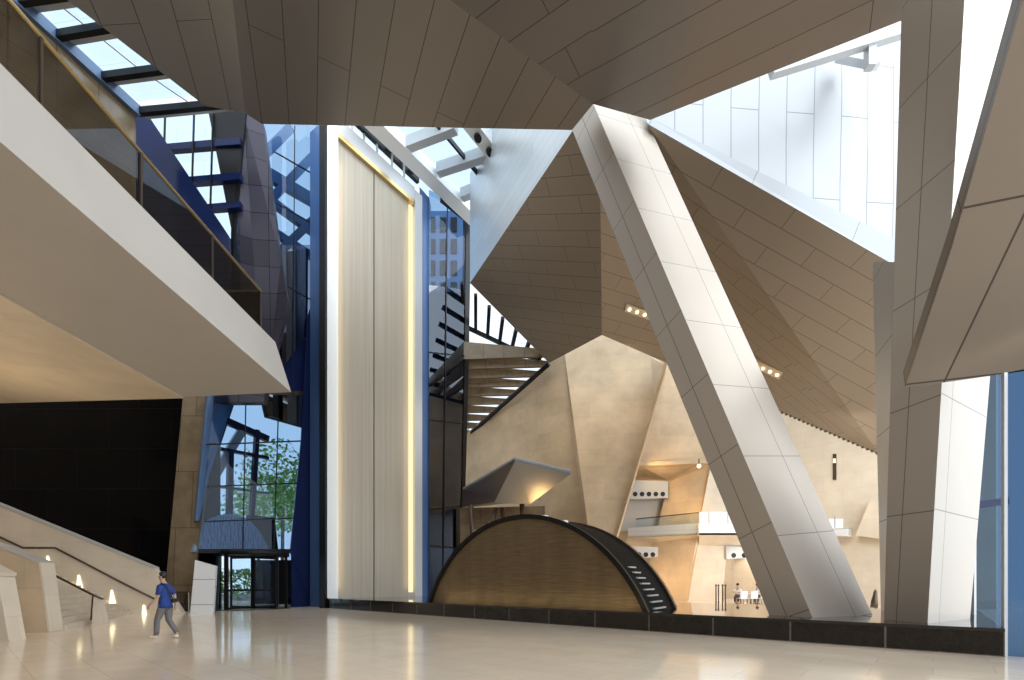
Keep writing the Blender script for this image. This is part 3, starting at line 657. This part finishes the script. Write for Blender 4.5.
MB().prism([bw(-60, 480, .03), bw(0, 504, .03), bw(154, 567, .03), bw(154, 569, .03), bw(0, 507, .03), bw(-60, 483, .03)], acr*.58).build('coping', M['plaster'], wl)
lbl = ['triangular warm light highest on the stair wall at left', 'triangular warm light second from the left on the stair wall', 'triangular warm light third from the left on the stair wall', 'triangular warm light lowest on the stair wall beside the walking person']
for (x, y0, y1), lb in zip(((48, 556, 572), (79, 575, 588), (112, 590, 604), (144, 605, 619)), lbl):
    t = thing('stair_light', lb, 'wall light', bw(x, y1, .03), 'wedge lights on the stair wall')
    MB().prism([bw(x-.6, y0, .05), bw(x+.6, y0, .05), bw(x+4, y1, .05), bw(x-2.2, y1, .05)], acr*.06).build('lens', M['warm_lens'], t)  # wash of a lit niche built as a glowing wedge
    MB().prism([bw(x-3, y1, .1), bw(x+5, y1, .1), bw(x+5, y1+.8, .1), bw(x-3, y1+.8, .1)], acr*.1).build('sill', M['stone_pale'], t)
hr = thing('wall_handrail', 'dark bronze handrail stepping down the back stair wall', 'handrail', bw(90, 566, .1))
MB().tube([bw(x, y, .12) for x, y in ((-40, 522), (0, 536.5), (25, 548), (57, 548), (128, 585), (156, 599))], .045).build('rail', M['bronze'], hr)
for x, y in ((8, 540), (40, 548), (80, 560), (110, 576), (140, 591)): MB().bar(bw(x, y, .12), bw(x, y+1, 0), .03).build('bracket', M['bronze'], hr)
CP = vpl(tuple((O+acr*1.65)[:2]), tuple((O+acr*1.65+asc*5)[:2]))
def cp(px, py): return onpl(px, py, CP)
nr = thing('stair_newel', 'small wedge newel with short dark handrail at foot of the stair', 'handrail', cp(97, 626))
MB().prism([cp(93, 597), cp(97.5, 596), cp(104, 626), cp(92, 626)], acr*.35).build('newel', M['stone_pale'], nr)
MB().tube([cp(48, 572), cp(92, 594.5), cp(103, 599)], .04).build('rail', M['bronze'], nr)
MB().bar(cp(93, 596), cp(91, 620), .04).build('post', M['bronze'], nr)
nw = thing('stair_parapet', 'tall stone parapet with bright sloping end at near side of the stair', 'wall', (-14.2, 14.6, 0))
NP = vpl(tuple((O-acr*.62)[:2]), tuple((O-acr*.62+asc*5)[:2]))
def npp(px, py): return onpl(px, py, NP)
MB().prism([npp(-60, 528), npp(0, 548), npp(39, 563), npp(48, 632), npp(-60, 636)], acr*.6).build('slab', M['stone'], nw)
MB().prism([npp(-60, 525.5), npp(0, 545.5), npp(40, 561.5), npp(39, 564), npp(0, 549), npp(-60, 529)], acr*.62).build('coping', M['plaster'], nw)
MB().prism([npp(38.6, 562.5), npp(40.5, 562.5), npp(50, 632), npp(47.6, 632)], acr*.63).build('end_face', M['stone_pale'], nw)  # separate paler stone, brightness of the lit end put in as colour
nw = thing('stair_parapet', 'bright slanted end of a stone parapet at the far left edge', 'wall', (-13.3, 12.4, 0))
MB().prism([at(-40, 556, 12.2), at(-3, 575, 12.2), at(9, 642, 12.2), at(-40, 642, 12.2)], acr*.6).build('slab', M['stone_pale'], nw)
MB().prism([at(-40, 553, 12.15), at(-2, 572.5, 12.15), at(-3, 576, 12.15), at(-40, 557, 12.15)], acr*.65).build('coping', M['stone_pale'], nw)

# ================================================================== REVOLVING DOOR
ec = gf(255, 600, .2); ec.z = 0
rv = thing('revolving_door', 'glazed revolving door with dark frame under the blue glass wall', 'door', ec)
rr = 1.75; hd = 2.95
gu = V((-.55, -.835, 0)); gn = V((.835, -.55, 0))
MB().tube([ec+V((0, 0, hd)), ec+V((0, 0, hd+.25))], rr+.1, 32).build('canopy_ring', M['black'], rv)
MB().tube([ec+V((0, 0, .0)), ec+V((0, 0, .04))], rr+.1, 32).build('base_ring', M['bronze'], rv)
for s, a_ in ((0, -.2), (1, math.pi-.2)):
    m = MB()
    for k in range(10):
        p0, p1 = a_+1.1*k/10+.35, a_+1.1*(k+1)/10+.35
        P = ec+V((math.cos(p0), math.sin(p0), 0))*rr; Q = ec+V((math.cos(p1), math.sin(p1), 0))*rr
        m.face([P, Q, Q+V((0, 0, hd)), P+V((0, 0, hd))], smooth=True)
    m.build('curved_glass', M['glass_clear'], rv)
for k in range(4):
    an = math.pi/4+.45+k*math.pi/2; d = V((math.cos(an), math.sin(an), 0)); w = MB().prism([ec+d*.05+V((0, 0, .05)), ec+d*(rr-.1)+V((0, 0, .05)), ec+d*(rr-.1)+V((0, 0, hd)), ec+d*.05+V((0, 0, hd))], V((-d.y, d.x, 0))*.02).build('wing', M['glass_clear'], rv)
    m = MB()
    for (A, B) in ((.08, .08), (rr-.12, rr-.12)): m.bar(ec+d*A+V((0, 0, .04)), ec+d*A+V((0, 0, hd)), .09)
    for z in (.1, 1.05, hd-.08): m.bar(ec+d*.08+V((0, 0, z)), ec+d*(rr-.12)+V((0, 0, z)), .06, .1)
    m.build('wing_frame', M['black'], w)
for an in (.15, 1.25, math.pi+.15, math.pi+1.25):
    p = ec+V((math.cos(an), math.sin(an), 0))*rr; MB().bar(p, p+V((0, 0, hd)), .12).build('jamb', M['black'], rv)
sg = thing('window_8', None, None); struct(sg)
MB().prism([gf(200, 553), gf(222, 553), gf(222, 611), gf(200, 612)], V((-.02, .03, 0))).build('pane', M['glass_blue'], sg)
MB().prism([gf(288, 553), gf(292, 553), gf(292, 609), gf(288, 609)], V((-.02, .03, 0))).build('pane', M['glass_blue'], sg)

# ================================================================== OUTSIDE THE GLASS
yd = MB(); yd.prism([V((-60, 30, -.25)), V((-13, 30, -.25)), V((-13, 75, -.25)), V((-60, 75, -.25))], V((0, 0, .2)))
# dome shape added outside the glass, standing for the reflected water dome
ec2 = gf(240, 552, 3.0)
cd = thing('mirrored_dome', 'ribbed blue grey dome shape added outside the glass as the reflection of the water dome', 'canopy', ec2)
m = MB(); nx, ny = 28, 10
def dom(u, v):      # u across, v from the eave up and back
    w = math.sin(math.pi/2*v); A = lerp(gf(199, 552, .7), gf(277, 552, .7), u)
    hgt = 2.25*max(0, 1-abs((u-.56)/(.56 if u < .56 else .46))**2.2)**.6
    return V((A.x, A.y, 3.05))+V((-.83, .55, 0))*((1-math.cos(math.pi/2*v))*.55)+V((0, 0, hgt*w))
for iu in range(nx):
    for iv in range(ny):
        m.face([dom(iu/nx, iv/ny), dom((iu+1)/nx, iv/ny), dom((iu+1)/nx, (iv+1)/ny), dom(iu/nx, (iv+1)/ny)], V((0, 0, 1)), smooth=True)
m.build('shell', panels('ribbed_reflection', (.24, .33, .41), 9, .16, .03, .5, .1, seam=.5, var=.05), cd)
o = MB().prism([gf(272, 552, 1.3), gf(291, 552, 1.3), gf(287, 516, 1.3), gf(262, 513, 1.3)], V((-.4, .3, 0))).build('flank', M['black'], cd)  # dark side of the reflected dome
# leaning steel struts outside
sx = thing('steel_strut', 'pale blue slanting steel strut outside the lower glass wall, left one', 'strut', gf(225, 520, 4))
MB().bar(gf(212, 540, 4), gf(262, 385, 4), .85, .4, up=(.83, -.55, 0)).build('bar', M['steel_blue'], sx)
sx = thing('steel_strut', 'pale slanting steel strut outside the lower glass wall, crossing trees', 'strut', gf(245, 520, 5.5))
MB().bar(gf(225, 530, 5.5), gf(290, 415, 5.5), .5, .3, up=(.83, -.55, 0)).build('bar', M['steel_grey'], sx)
fr_ = thing('outer_frame', 'dark upright frame outside the lower glass wall in front of trees', 'frame', gf(280, 500, 3.5))
for (p, q, w) in (((262, 440), (260, 552), .3), ((289, 420), (281, 552), .25), ((245, 438), (300, 450), .18), ((240, 478), (300, 488), .14), ((246, 404), (300, 430), .4)):
    MB().bar(gf(*p, 3.5), gf(*q, 3.5), w, .3, up=(.83, -.55, 0)).build('bar', M['navy'], fr_)
def tree(c, hgt, r, label, n=1500):
    t = thing('street_tree', label, 'tree', c, 'trees outside the glass wall')
    MB().tube([V(c), V(c)+V((.1, 0, hgt*.6))], [.22, .12]).build('trunk', M['bark'], t)
    m = MB()
    for _ in range(n):
        d = V((random.gauss(0, 1), random.gauss(0, 1), random.gauss(0, .8))); d = d.normalized()*r*(random.random()**.4)
        p = V(c)+V((0, 0, hgt*.72))+V((d.x, d.y, d.z*1.1)); s = .16+random.random()*.16
        u = V((random.gauss(0, 1), random.gauss(0, 1), random.gauss(0, 1))).normalized(); w = u.cross(V((random.random(), .3, .5))).normalized()
        m.face([p-u*s, p+w*s*.6, p+u*s, p-w*s*.6])
    m.build('foliage', M['leaf'], t)
for (px, py, Y, hgt, r, lb) in ((282, 560, 44, 14, 4.0, 'leafy green tree outside the glass, behind the right strut'), (258, 560, 53, 13, 3.6, 'leafy green tree outside the glass, left of the taller one'), (297, 560, 62, 16, 3.6, 'leafy green tree outside the glass nearest the blue column')):
    p = at(px, py, Y); tree((p.x, p.y, 0), hgt, r, lb)
hg = thing('clipped_hedge', 'green hedge outside seen through the left bay of revolving door', 'hedge', (-20, 38, 0))
m = MB(); hp_ = at(232, 582, 40)
for _ in range(900):
    p = V((hp_.x+random.uniform(-2.4, 2.4), 40+random.uniform(-.5, .5), random.uniform(.1, 2.6))); u = V((random.gauss(0, 1), random.gauss(0, 1), random.gauss(0, 1))).normalized(); w = u.cross(V((.3, .5, .8))).normalized(); s_ = .12+random.random()*.12
    m.face([p-u*s_, p+w*s_*.7, p+u*s_, p-w*s_*.7])
m.build('foliage', M['leaf'], hg)
MB().box((hp_.x-2.4, 39.6, -.05), (hp_.x+2.4, 40.4, .5)).build('planter', M['steel_grey'], hg)
o = MB().prism([at(255, 560, 33), at(291, 560, 33), at(291, 604, 33), at(255, 604, 33)], V((0, .3, 0))).build('wall_backdrop', M['black']); struct(o)  # black sheet added behind the right bay to darken it
struct(yd.build('ground', plain('outdoor_paving', (.4, .4, .38), .8)))

# ================================================================== PEOPLE
skin = plain('skin', (.50, .31, .22), .5, 0, .3); hairm = plain('dark_hair', (.012, .009, .008), .5)
def skin_mesh(name, verts, edges, radii, mat, parent, root=0, sub=2, loc=None):
    bm = bmesh.new(); ly = bm.verts.layers.skin.verify(); vs = []
    for i, (p, r) in enumerate(zip(verts, radii)):
        v = bm.verts.new(p); rx, ry = r if isinstance(r, tuple) else (r, r); v[ly].radius = (rx, ry); v[ly].use_root = (i == root); vs.append(v)
    for x, y in edges: bm.edges.new((vs[x], vs[y]))
    me = bpy.data.meshes.new(name); bm.to_mesh(me); bm.free(); me.materials.append(mat)
    o = bpy.data.objects.new(name, me); COL.objects.link(o); o.parent = parent
    md = o.modifiers.new('skin', 'SKIN'); md.use_smooth_shade = True; md.branch_smoothing = .3
    sd = o.modifiers.new('sub', 'SUBSURF'); sd.levels = sub; sd.render_levels = sub
    return o
def hand(pre, fwd, mats, parent, W2, sidev):
    """palm plus five bent fingers growing from wrist pre along fwd (local joints), one continuous skin"""
    return None
class Rig:
    def __init__(s, base, f): s.b = V(base); s.f = V(f).normalized(); s.r = V((s.f.y, -s.f.x, 0))
    def __call__(s, fw, rt, up): return s.f*fw+s.r*rt+V((0, 0, up))

def walking_person():
    base = atz(165.5, 638.5, 0); G = Rig(base, (-.98, -.16, 0))
    t = thing('person', 'person in blue tee and grey trousers walking with a black waist bag', 'person', base)
    # joints: pelvis, spine, chest, neck, head; arms; legs (left leads)
    v = {}; v['pel'] = G(0, 0, .90); v['wai'] = G(.01, 0, 1.04); v['che'] = G(.03, 0, 1.27); v['nek'] = G(.05, 0, 1.44); v['n2'] = G(.065, 0, 1.52)
    v['hd1'] = G(.085, 0, 1.59); v['hd2'] = G(.075, 0, 1.68)
    v['lsh'] = G(.03, -.17, 1.39); v['rsh'] = G(.03, .17, 1.39)
    v['lel'] = G(.05, -.25, 1.12); v['lwr'] = G(.22, -.25, .92); v['rel'] = G(-.10, .26, 1.14); v['rwr'] = G(-.12, .25, .90)
    v['lhp'] = G(.02, -.09, .86); v['rhp'] = G(-.02, .09, .86)
    v['lkn'] = G(.15, -.10, .49); v['lan'] = G(.17, -.10, .10); v['rkn'] = G(-.03, .10, .48); v['ran'] = G(-.24, .10, .13)
    v['lto'] = G(.34, -.11, .045); v['rto'] = G(-.10, .11, .04)
    for s_, w in (('l', (.98, 0, -.2)), ('r', (.1, 0, -1))):
        W_ = v[s_+'wr']; sd = -1 if s_ == 'l' else 1
        d = G(*w).normalized() if s_ == 'r' else G(.55, 0, -.83); n_ = G(0, 1, 0)*(-sd); k_ = d.cross(n_)
        v[s_+'pm'] = W_+d*.07
        for q, (ln, sp) in enumerate(((.055, -.028), (.064, -.01), (.06, .01), (.048, .028))):
            b0 = W_+d*.10+k_*sp; v[s_+'f%da' % q] = b0; v[s_+'f%db' % q] = b0+d*ln*.6+n_*.012; v[s_+'f%dc' % q] = b0+d*ln+n_*.035
        v[s_+'t0'] = W_+d*.035-k_*.035+n_*.01; v[s_+'t1'] = W_+d*.075-k_*.05+n_*.03
    R = dict(pel=(.13, .10), wai=(.125, .10), che=(.14, .105), nek=.058, n2=.052, hd1=(.072, .085), hd2=(.075, .09), lsh=.055, rsh=.055, lel=.04, rel=.04, lwr=.028, rwr=.028, lhp=.082, rhp=.082, lkn=.055, rkn=.055, lan=.036, ran=.036, lto=.035, rto=.035, lpm=(.04, .02), rpm=(.04, .02))
    E = [('pel', 'wai'), ('wai', 'che'), ('che', 'nek'), ('nek', 'n2'), ('n2', 'hd1'), ('hd1', 'hd2'), ('che', 'lsh'), ('che', 'rsh'), ('lsh', 'lel'), ('lel', 'lwr'), ('rsh', 'rel'), ('rel', 'rwr'), ('pel', 'lhp'), ('pel', 'rhp'), ('lhp', 'lkn'), ('lkn', 'lan'), ('rhp', 'rkn'), ('rkn', 'ran'), ('lan', 'lto'), ('ran', 'rto'), ('lwr', 'lpm'), ('rwr', 'rpm')]
    for s_ in 'lr':
        for q in range(4): E += [(s_+'pm', s_+'f%da' % q), (s_+'f%da' % q, s_+'f%db' % q), (s_+'f%db' % q, s_+'f%dc' % q)]
        E += [(s_+'wr', s_+'t0'), (s_+'t0', s_+'t1')]
    K = list(v); ix = {k: i for i, k in enumerate(K)}
    skin_mesh('body', [v[k] for k in K], [(ix[x], ix[y]) for x, y in E], [R.get(k, .0085) for k in K], skin, t, ix['pel'], 2)
    def sub_rig(name, keys, edges, rad, mat, root=0): return skin_mesh(name, [v[k] if isinstance(k, str) else k for k in keys], edges, rad, mat, t, root, 2)
    def loft(m, secs, n=14):     # secs: centre, lateral radius, depth radius (level elliptical rings)
        rings = []
        for c_r, la, de in secs:
            rings.append([m.bm.verts.new(V(base)+c_r+G.r*math.cos(q_)*la+G.f*math.sin(q_)*de) for q_ in [2*math.pi*i_k/n for i_k in range(n)]])
        for A, B in zip(rings, rings[1:]):
            for i_k in range(n): m.bm.faces.new([A[i_k], A[(i_k+1) % n], B[(i_k+1) % n], B[i_k]]).smooth = True
        m.bm.faces.new(rings[0][::-1]); m.bm.faces.new(rings[-1])
    m = MB()
    loft(m, [(G(0, 0, .82), .205, .165), (G(.005, 0, .93), .19, .15), (G(.01, 0, 1.06), .172, .128), (G(.025, 0, 1.2), .188, .135), (G(.03, 0, 1.32), .20, .132), (G(.035, 0, 1.40), .185, .115), (G(.045, 0, 1.445), .11, .085), (G(.05, 0, 1.465), .068, .066)])
    for s_ in 'lr':
        sh, el = v[s_+'sh'], v[s_+'el']; m.tube([V(base)+lerp(sh, el, q_) for q_ in (-.12, .0, .25, .55, .85)], [.055, .088, .086, .078, .074], 12)
    m.build('shirt', plain('blue_cotton', (.012, .042, .20), .8), t)
    m = MB()
    loft(m, [(G(.01, 0, 1.0), .16, .12), (G(0, 0, .93), .178, .135), (G(-.005, 0, .86), .182, .138), (G(0, 0, .79), .15, .12), (G(0, 0, .76), .06, .06)])
    for s_ in 'lr':
        hp, kn, an = v[s_+'hp'], v[s_+'kn'], v[s_+'an']
        m.tube([V(base)+q_ for q_ in (hp+V((0, 0, .03)), lerp(hp, kn, .3), lerp(hp, kn, .7), kn, lerp(kn, an, .35), lerp(kn, an, .7), lerp(kn, an, .95))], [.098, .1, .084, .073, .07, .062, .058], 12)
    m.build('trousers', plain('grey_cotton', (.15, .14, .138), .85), t)
    for s_, up_ in (('l', 0), ('r', 0)):
        an, to = v[s_+'an'], v[s_+'to']; hl = an-(to-an)*.25; hl.z = to.z
        sub_rig('shoe', [hl, lerp(hl, to, .45)+V((0, 0, .02)), to+(to-an)*.15*V((1, 1, 0)).length*0], [(0, 1), (1, 2)], [(.05, .045), (.055, .05), (.05, .035)], plain('pale_shoe', (.66, .58, .48), .6), 0)
    hc = lerp(v['hd1'], v['hd2'], .7)+G(-.02, 0, .03)
    m = MB(); m.ball(V(base)+hc, .1, 3, (1, 1, 1.06)); hb = m.build('hair', hairm, t)
    for vt in hb.data.vertices:      # hairline: the front and lower part draws back inside the head
        q = vt.co-hc; fw = q.dot(G.f); cut = -.10+max(0, fw)*1.5
        if q.z < cut: vt.co = hc+(q*.62)+V((0, 0, .0))
    face = hc+G(.075, 0, -.045)
    MB().ball(V(base)+face+G(.028, 0, -.012), .014, 2, (1, 1, 1.4)).build('nose', skin, t)
    for sg_ in (-1, 1):
        MB().ball(V(base)+face+G(.012, .03*sg_, .012), .009, 1).build('eye', M['black'], t)
        MB().ball(V(base)+hc+G(0, .085*sg_, -.05), .022, 2, (.8, .8, 1.4)).build('ear', skin, t)
    MB().bar(V(base)+face+G(.012, -.02, -.052), V(base)+face+G(.012, .02, -.052), .008).build('mouth', plain('lip', (.35, .13, .11), .5), t)
    bgd = plain('black_nylon', (.012, .012, .014), .5)
    bag = skin_mesh('waist_bag', [G(-.15, -.02, 1.0), G(-.20, .06, 1.0), G(-.17, .17, 1.01), G(-.08, .21, 1.02)], [(0, 1), (1, 2), (2, 3)], [(.07, .05), (.085, .06), (.085, .06), (.05, .04)], bgd, t, 1)
    pts = [G(-.18, .0, 1.04), G(-.155, -.08, 1.18), G(-.12, -.15, 1.36), G(.02, -.12, 1.47), G(.16, -.02, 1.33), G(.18, .12, 1.12), G(-.05, .20, 1.03)]
    MB().tube([V(base)+p for p in pts], .014).build('strap', bgd, t)
    return t
walking_person()

def cafe_chair(x, y, rz, label):
    t = thing('cafe_chair', label, 'chair', (x, y, 0), 'white cafe chairs in the recess')
    c, s = math.cos(rz), math.sin(rz)
    def q(a_, b_, z): return V((x+a_*c-b_*s, y+a_*s+b_*c, z))
    MB().prism([q(-.23, -.22, .43), q(.23, -.22, .43), q(.23, .22, .43), q(-.23, .22, .43)], V((0, 0, .05))).build('seat', M['white_steel'], t)
    m = MB(); n = 6
    for k in range(n):
        a0_, a1_ = -.24+.48*k/n, -.24+.48*(k+1)/n; f = lambda a_: -.24+.5*a_*a_*2
        m.prism([q(a0_, f(a0_), .5), q(a1_, f(a1_), .5), q(a1_, f(a1_)-.05, .92), q(a0_, f(a0_)-.05, .92)], q(0, .03, 0)-q(0, 0, 0))
    m.build('backrest', M['white_steel'], t)
    for a_, b_ in ((-.2, -.19), (.2, -.19), (-.2, .19), (.2, .19)): MB().tube([q(a_, b_, .43), q(a_*1.15, b_*1.15, 0)], .02).build('leg', M['bronze'], t)
    return t
Yc = 31.0
def cx(px, Y): return (px-512)/F*Y
CL = ['white cafe chair left of the table, nearest the stanchions', 'white cafe chair in the middle of the front row', 'white cafe chair against the leaning column side']
for px, lb in zip((742, 752.5, 763), CL): cafe_chair(cx(px, Yc), Yc, math.pi+.1 if 0 else .1, lb)
tb_ = thing('cafe_table', 'long pale cafe table behind white chairs in the far recess', 'table', (cx(753, 32.2), 32.2, 0))
MB().box((cx(738, 32), 31.8, .70), (cx(772, 32), 32.7, .75)).build('tabletop', M['stone_pale'], tb_)
for x in (cx(740, 32), cx(755, 32), cx(770, 32)):
    for y in (31.9, 32.6): MB().bar((x, y, 0), (x, y, .7), .06).build('leg', M['bronze'], tb_)
def seated(px, Y, label, shirt, trous, hx=0):
    base = V((cx(px, Y), Y, 0)); G = Rig(base, (-.6, -.8, 0)); t = thing('person', label, 'person', base, None)
    P = [G(0, 0, .52), G(.02, 0, .75), G(.05, 0, .98), G(.09, 0, 1.12), G(.11, 0, 1.22), G(.12, 0, 1.32), G(.05, -.19, .99), G(.12, -.25, .76), G(.36, -.16, .78), G(.05, .19, .99), G(.12, .25, .76), G(.36, .16, .78), G(.42, -.11, .50), G(.44, -.11, .08), G(.58, -.11, .05), G(.42, .11, .50), G(.44, .11, .08), G(.58, .11, .05)]
    E = [(0, 1), (1, 2), (2, 3), (3, 4), (4, 5), (2, 6), (6, 7), (7, 8), (2, 9), (9, 10), (10, 11), (0, 12), (12, 13), (13, 14), (0, 15), (15, 16), (16, 17)]
    Rr_ = [(.14, .12), (.13, .1), (.14, .1), .055, (.075, .08), (.07, .08), .055, .042, .03, .055, .042, .03, .07, .045, .04, .07, .045, .04]
    skin_mesh('body', P, E, Rr_, skin, t, 0, 1)
    skin_mesh('shirt', [P[0], P[1], P[2], G(.07, 0, 1.06), P[6], lerp(P[6], P[7], .7), P[9], lerp(P[9], P[10], .7)], [(0, 1), (1, 2), (2, 3), (2, 4), (4, 5), (2, 6), (6, 7)], [(.16, .135), (.155, .125), (.165, .125), .075, .08, .065, .08, .065], shirt, t, 1, 1)
    skin_mesh('trousers', [P[0], P[12], lerp(P[12], P[13], .9), P[15], lerp(P[15], P[16], .9)], [(0, 1), (1, 2), (0, 3), (3, 4)], [(.155, .13), .09, .06, .09, .06], trous, t, 0, 1)
    MB().ball(base+G(.095, 0, 1.33), .105, 2).build('hair', hairm, t)
white_c = plain('white_cotton', (.8, .8, .8), .8); dark_c = plain('charcoal_cotton', (.05, .05, .06), .8)
def stool(px, Y, lb):
    x = cx(px, Y); t = thing('cafe_stool', lb, 'stool', (x, Y, 0))
    MB().tube([(x, Y, .33), (x, Y, .37)], .2, 16).build('seat', M['bronze'], t); MB().tube([(x, Y, .03), (x, Y, .33)], .03).build('stem', M['bronze'], t); MB().tube([(x, Y, 0), (x, Y, .03)], .18, 16).build('base', M['bronze'], t)
seated(738, 33.45, 'seated dark haired person in white at left end of the cafe table', white_c, dark_c); stool(738, 33.5, 'low stool under the seated person at the left end')
seated(757.5, 33.45, 'seated dark haired person in white at right of the cafe table', white_c, dark_c); stool(757.5, 33.5, 'low stool under the seated person at the right')
for px, lb in ((716.0, 'slim dark post leftmost of the group before the cafe'), (718.5, 'slim dark post second from left before the cafe'), (722.5, 'slim dark post third from left before the cafe'), (725.5, 'slim dark post nearest the cafe chairs')):
    x = cx(px, 30); t = thing('barrier_post', lb, 'post', (x, 30, 0), 'barrier posts before the cafe')
    MB().tube([(x, 30, 0), (x, 30, .04)], .085, 16).build('base', M['bronze'], t); MB().tube([(x, 30, .04), (x, 30, 1.28)], .04).build('shaft', M['bronze'], t); MB().ball((x, 30, 1.3), .07, 1).build('cap', M['bronze'], t)
p = at(874, 582, 27.5)
o = MB(); o.tube([V((p.x, p.y, 0)), V((p.x+.02, p.y, .4)), V((p.x+.06, p.y, .7)), V((p.x+.08, p.y, .95)), V((p.x+.09, p.y, 1.08))], [.2, .17, .12, .09, .03], 10)
tag(o.build('dark_sculpture', M['bronze']), 'small dark upright sculpture beside the right column base', 'sculpture', None, 'thing')

rl = thing('low_railing', 'low dark railing behind the walking person at end of the stair wall', 'railing', at(176, 582, 23.9)*V((1, 1, 0)))
ra, rb2 = at(164, 582, 24.3), at(189, 582, 23.7)
for t_ in (0, .5, 1):
    p = lerp(ra, rb2, t_); MB().bar((p.x, p.y, 0), (p.x, p.y, 1.0), .05).build('post', M['chrome'], rl)
for z in (.45, 1.0): MB().bar((ra.x, ra.y, z), (rb2.x, rb2.y, z), .05).build('rail', M['black'], rl)
MB().prism([V((ra.x, ra.y, .06)), V((rb2.x, rb2.y, .06)), V((rb2.x, rb2.y, .95)), V((ra.x, ra.y, .95))], V((0, .02, 0))).build('glass_panel', M['glass_dark'], rl)
for (px, py, lb) in ((477, 137, 'small black spotlight under the roof light nearer the ceiling edge'), (489, 151, 'small black spotlight under the roof light lower down the beam')):
    p = atz(px, py, zz-.55); t = thing('spotlight', lb, 'light', p, 'spotlights under the roof light')
    MB().tube([p, p+V((.1, -.25, -.35))], .22, 12).build('body', M['black'], t); MB().bar(p, p+V((0, .2, .6)), .08).build('bracket', M['black'], t)
p = at(699, 466, 36.9); t = thing('pendant_lamp', 'tiny pendant lamp at the corner above the golden gallery wall', 'light', p)
MB().tube([p+V((0, 0, .1)), p+V((0, 0, .55))], .05).build('rod', M['bronze'], t); MB().ball(p, .16, 2).build('globe', M['warm_lens'], t)
# ================================================================== LIGHT FITTINGS IN THE HULL
H3p = PH3; G1p = plane(j, f1, g)
def fitting(poly, pl, lb, n):
    P = [onpl(x, y, pl) for x, y in poly]; c = sum(P, V((0, 0, 0)))/4; nn = pl[0] if pl[0].z < 0 else -pl[0]
    t = thing('recessed_light', lb, 'light', c, 'recessed lights in the hull')
    hs = MB().prism([q_+nn*.12 for q_ in P], -nn*.16).build('housing', plain('light_housing', (.62, .50, .34), .5), t)
    for k in range(n):
        a_ = lerp(lerp(P[0], P[3], .5), lerp(P[1], P[2], .5), (k+.5)/n); MB().ball(a_+nn*.14, .11, 2).build('bulb', M['warm_lens'], hs)
    return c, nn
c1, n1 = fitting(((626, 303), (655, 313), (655, 321), (624, 310)), H3p, 'slim recessed light with bulbs in the hull left of leaning column', 4)
c2, n2 = fitting(((753, 357), (784, 371), (780, 378), (755, 366)), G1p, 'slim recessed light in the hull right of the leaning column', 4)
for k in range(26):
    p0 = lerp(f1+V((0, -.1, -.1)), h, .50+.5*k/26.)
    o = MB().ball(p0+V((-.05, -.2, -.08)), .085, 1) if k == 0 else None
    if k == 0: base_o = o.build('eave_stud', M['bronze']); base_o.data.transform(Matrix.Translation(-(p0+V((-.05, -.2, -.08))))); base_o.location = p0+V((-.05, -.2, -.08)); tag(base_o, 'small dark stud in the row along the lower edge of the hull', 'stud', 'studs along the hull edge', 'thing')
    else:
        cpy = base_o.copy(); COL.objects.link(cpy); cpy.location = p0+V((-.05, -.2, -.08))

# lamps of the place, plus unseen uplights for the balcony soffit and canopy
lamp((-19, 17.5, 4.2), (-18, 14, 8.6), 130, 1.5, (1, .78, .5))  # unseen uplight standing for the stair lights' warmth on the balcony soffit
lamp(at(690, 500, 36), at(680, 560, 39), 60, 1.2)
lamp(at(655, 470, 37), at(690, 480, 39), 50, .8)
lamp(at(700, 560, 34), at(700, 600, 37), 60, 1.5)
lamp(at(650, 590, 36), at(668, 560, 39), 50, .8)
lamp(at(745, 553, 36), at(745, 603, 40), 25, 1.0, (1, .9, .75))
lamp(at(830, 440, 26), at(830, 560, 31), 300, 3, (1, .93, .82))
lamp(at(620, 345, 31), at(620, 480, 35), 130, 2.5, (1, .86, .66))
lamp(at(520, 380, 33), at(520, 500, 38), 90, 2.0, (1, .84, .62))
lamp(at(530, 520, 29), at(530, 490, 30), 32, 1.2)  # added uplight that brightens the canopy underside, no fitting there
for u_ in [-.86+.195*k for k in range(9)]:
    q_ = arc(u_); lamp(V((q_.x, q_.y, .66))-pn*.45, V((q_.x, q_.y, 1.3))+pn*.1, 3.2, 1.1, (1, .72, .36))
for px, s in ((337, .6), (411, -.6)):
    q_ = dp(px+s*3, 14, .35); l_ = lamp(q_, dp(px+s*3, 14, 0), 45, .15, (1, .78, .45), math.pi, 26)
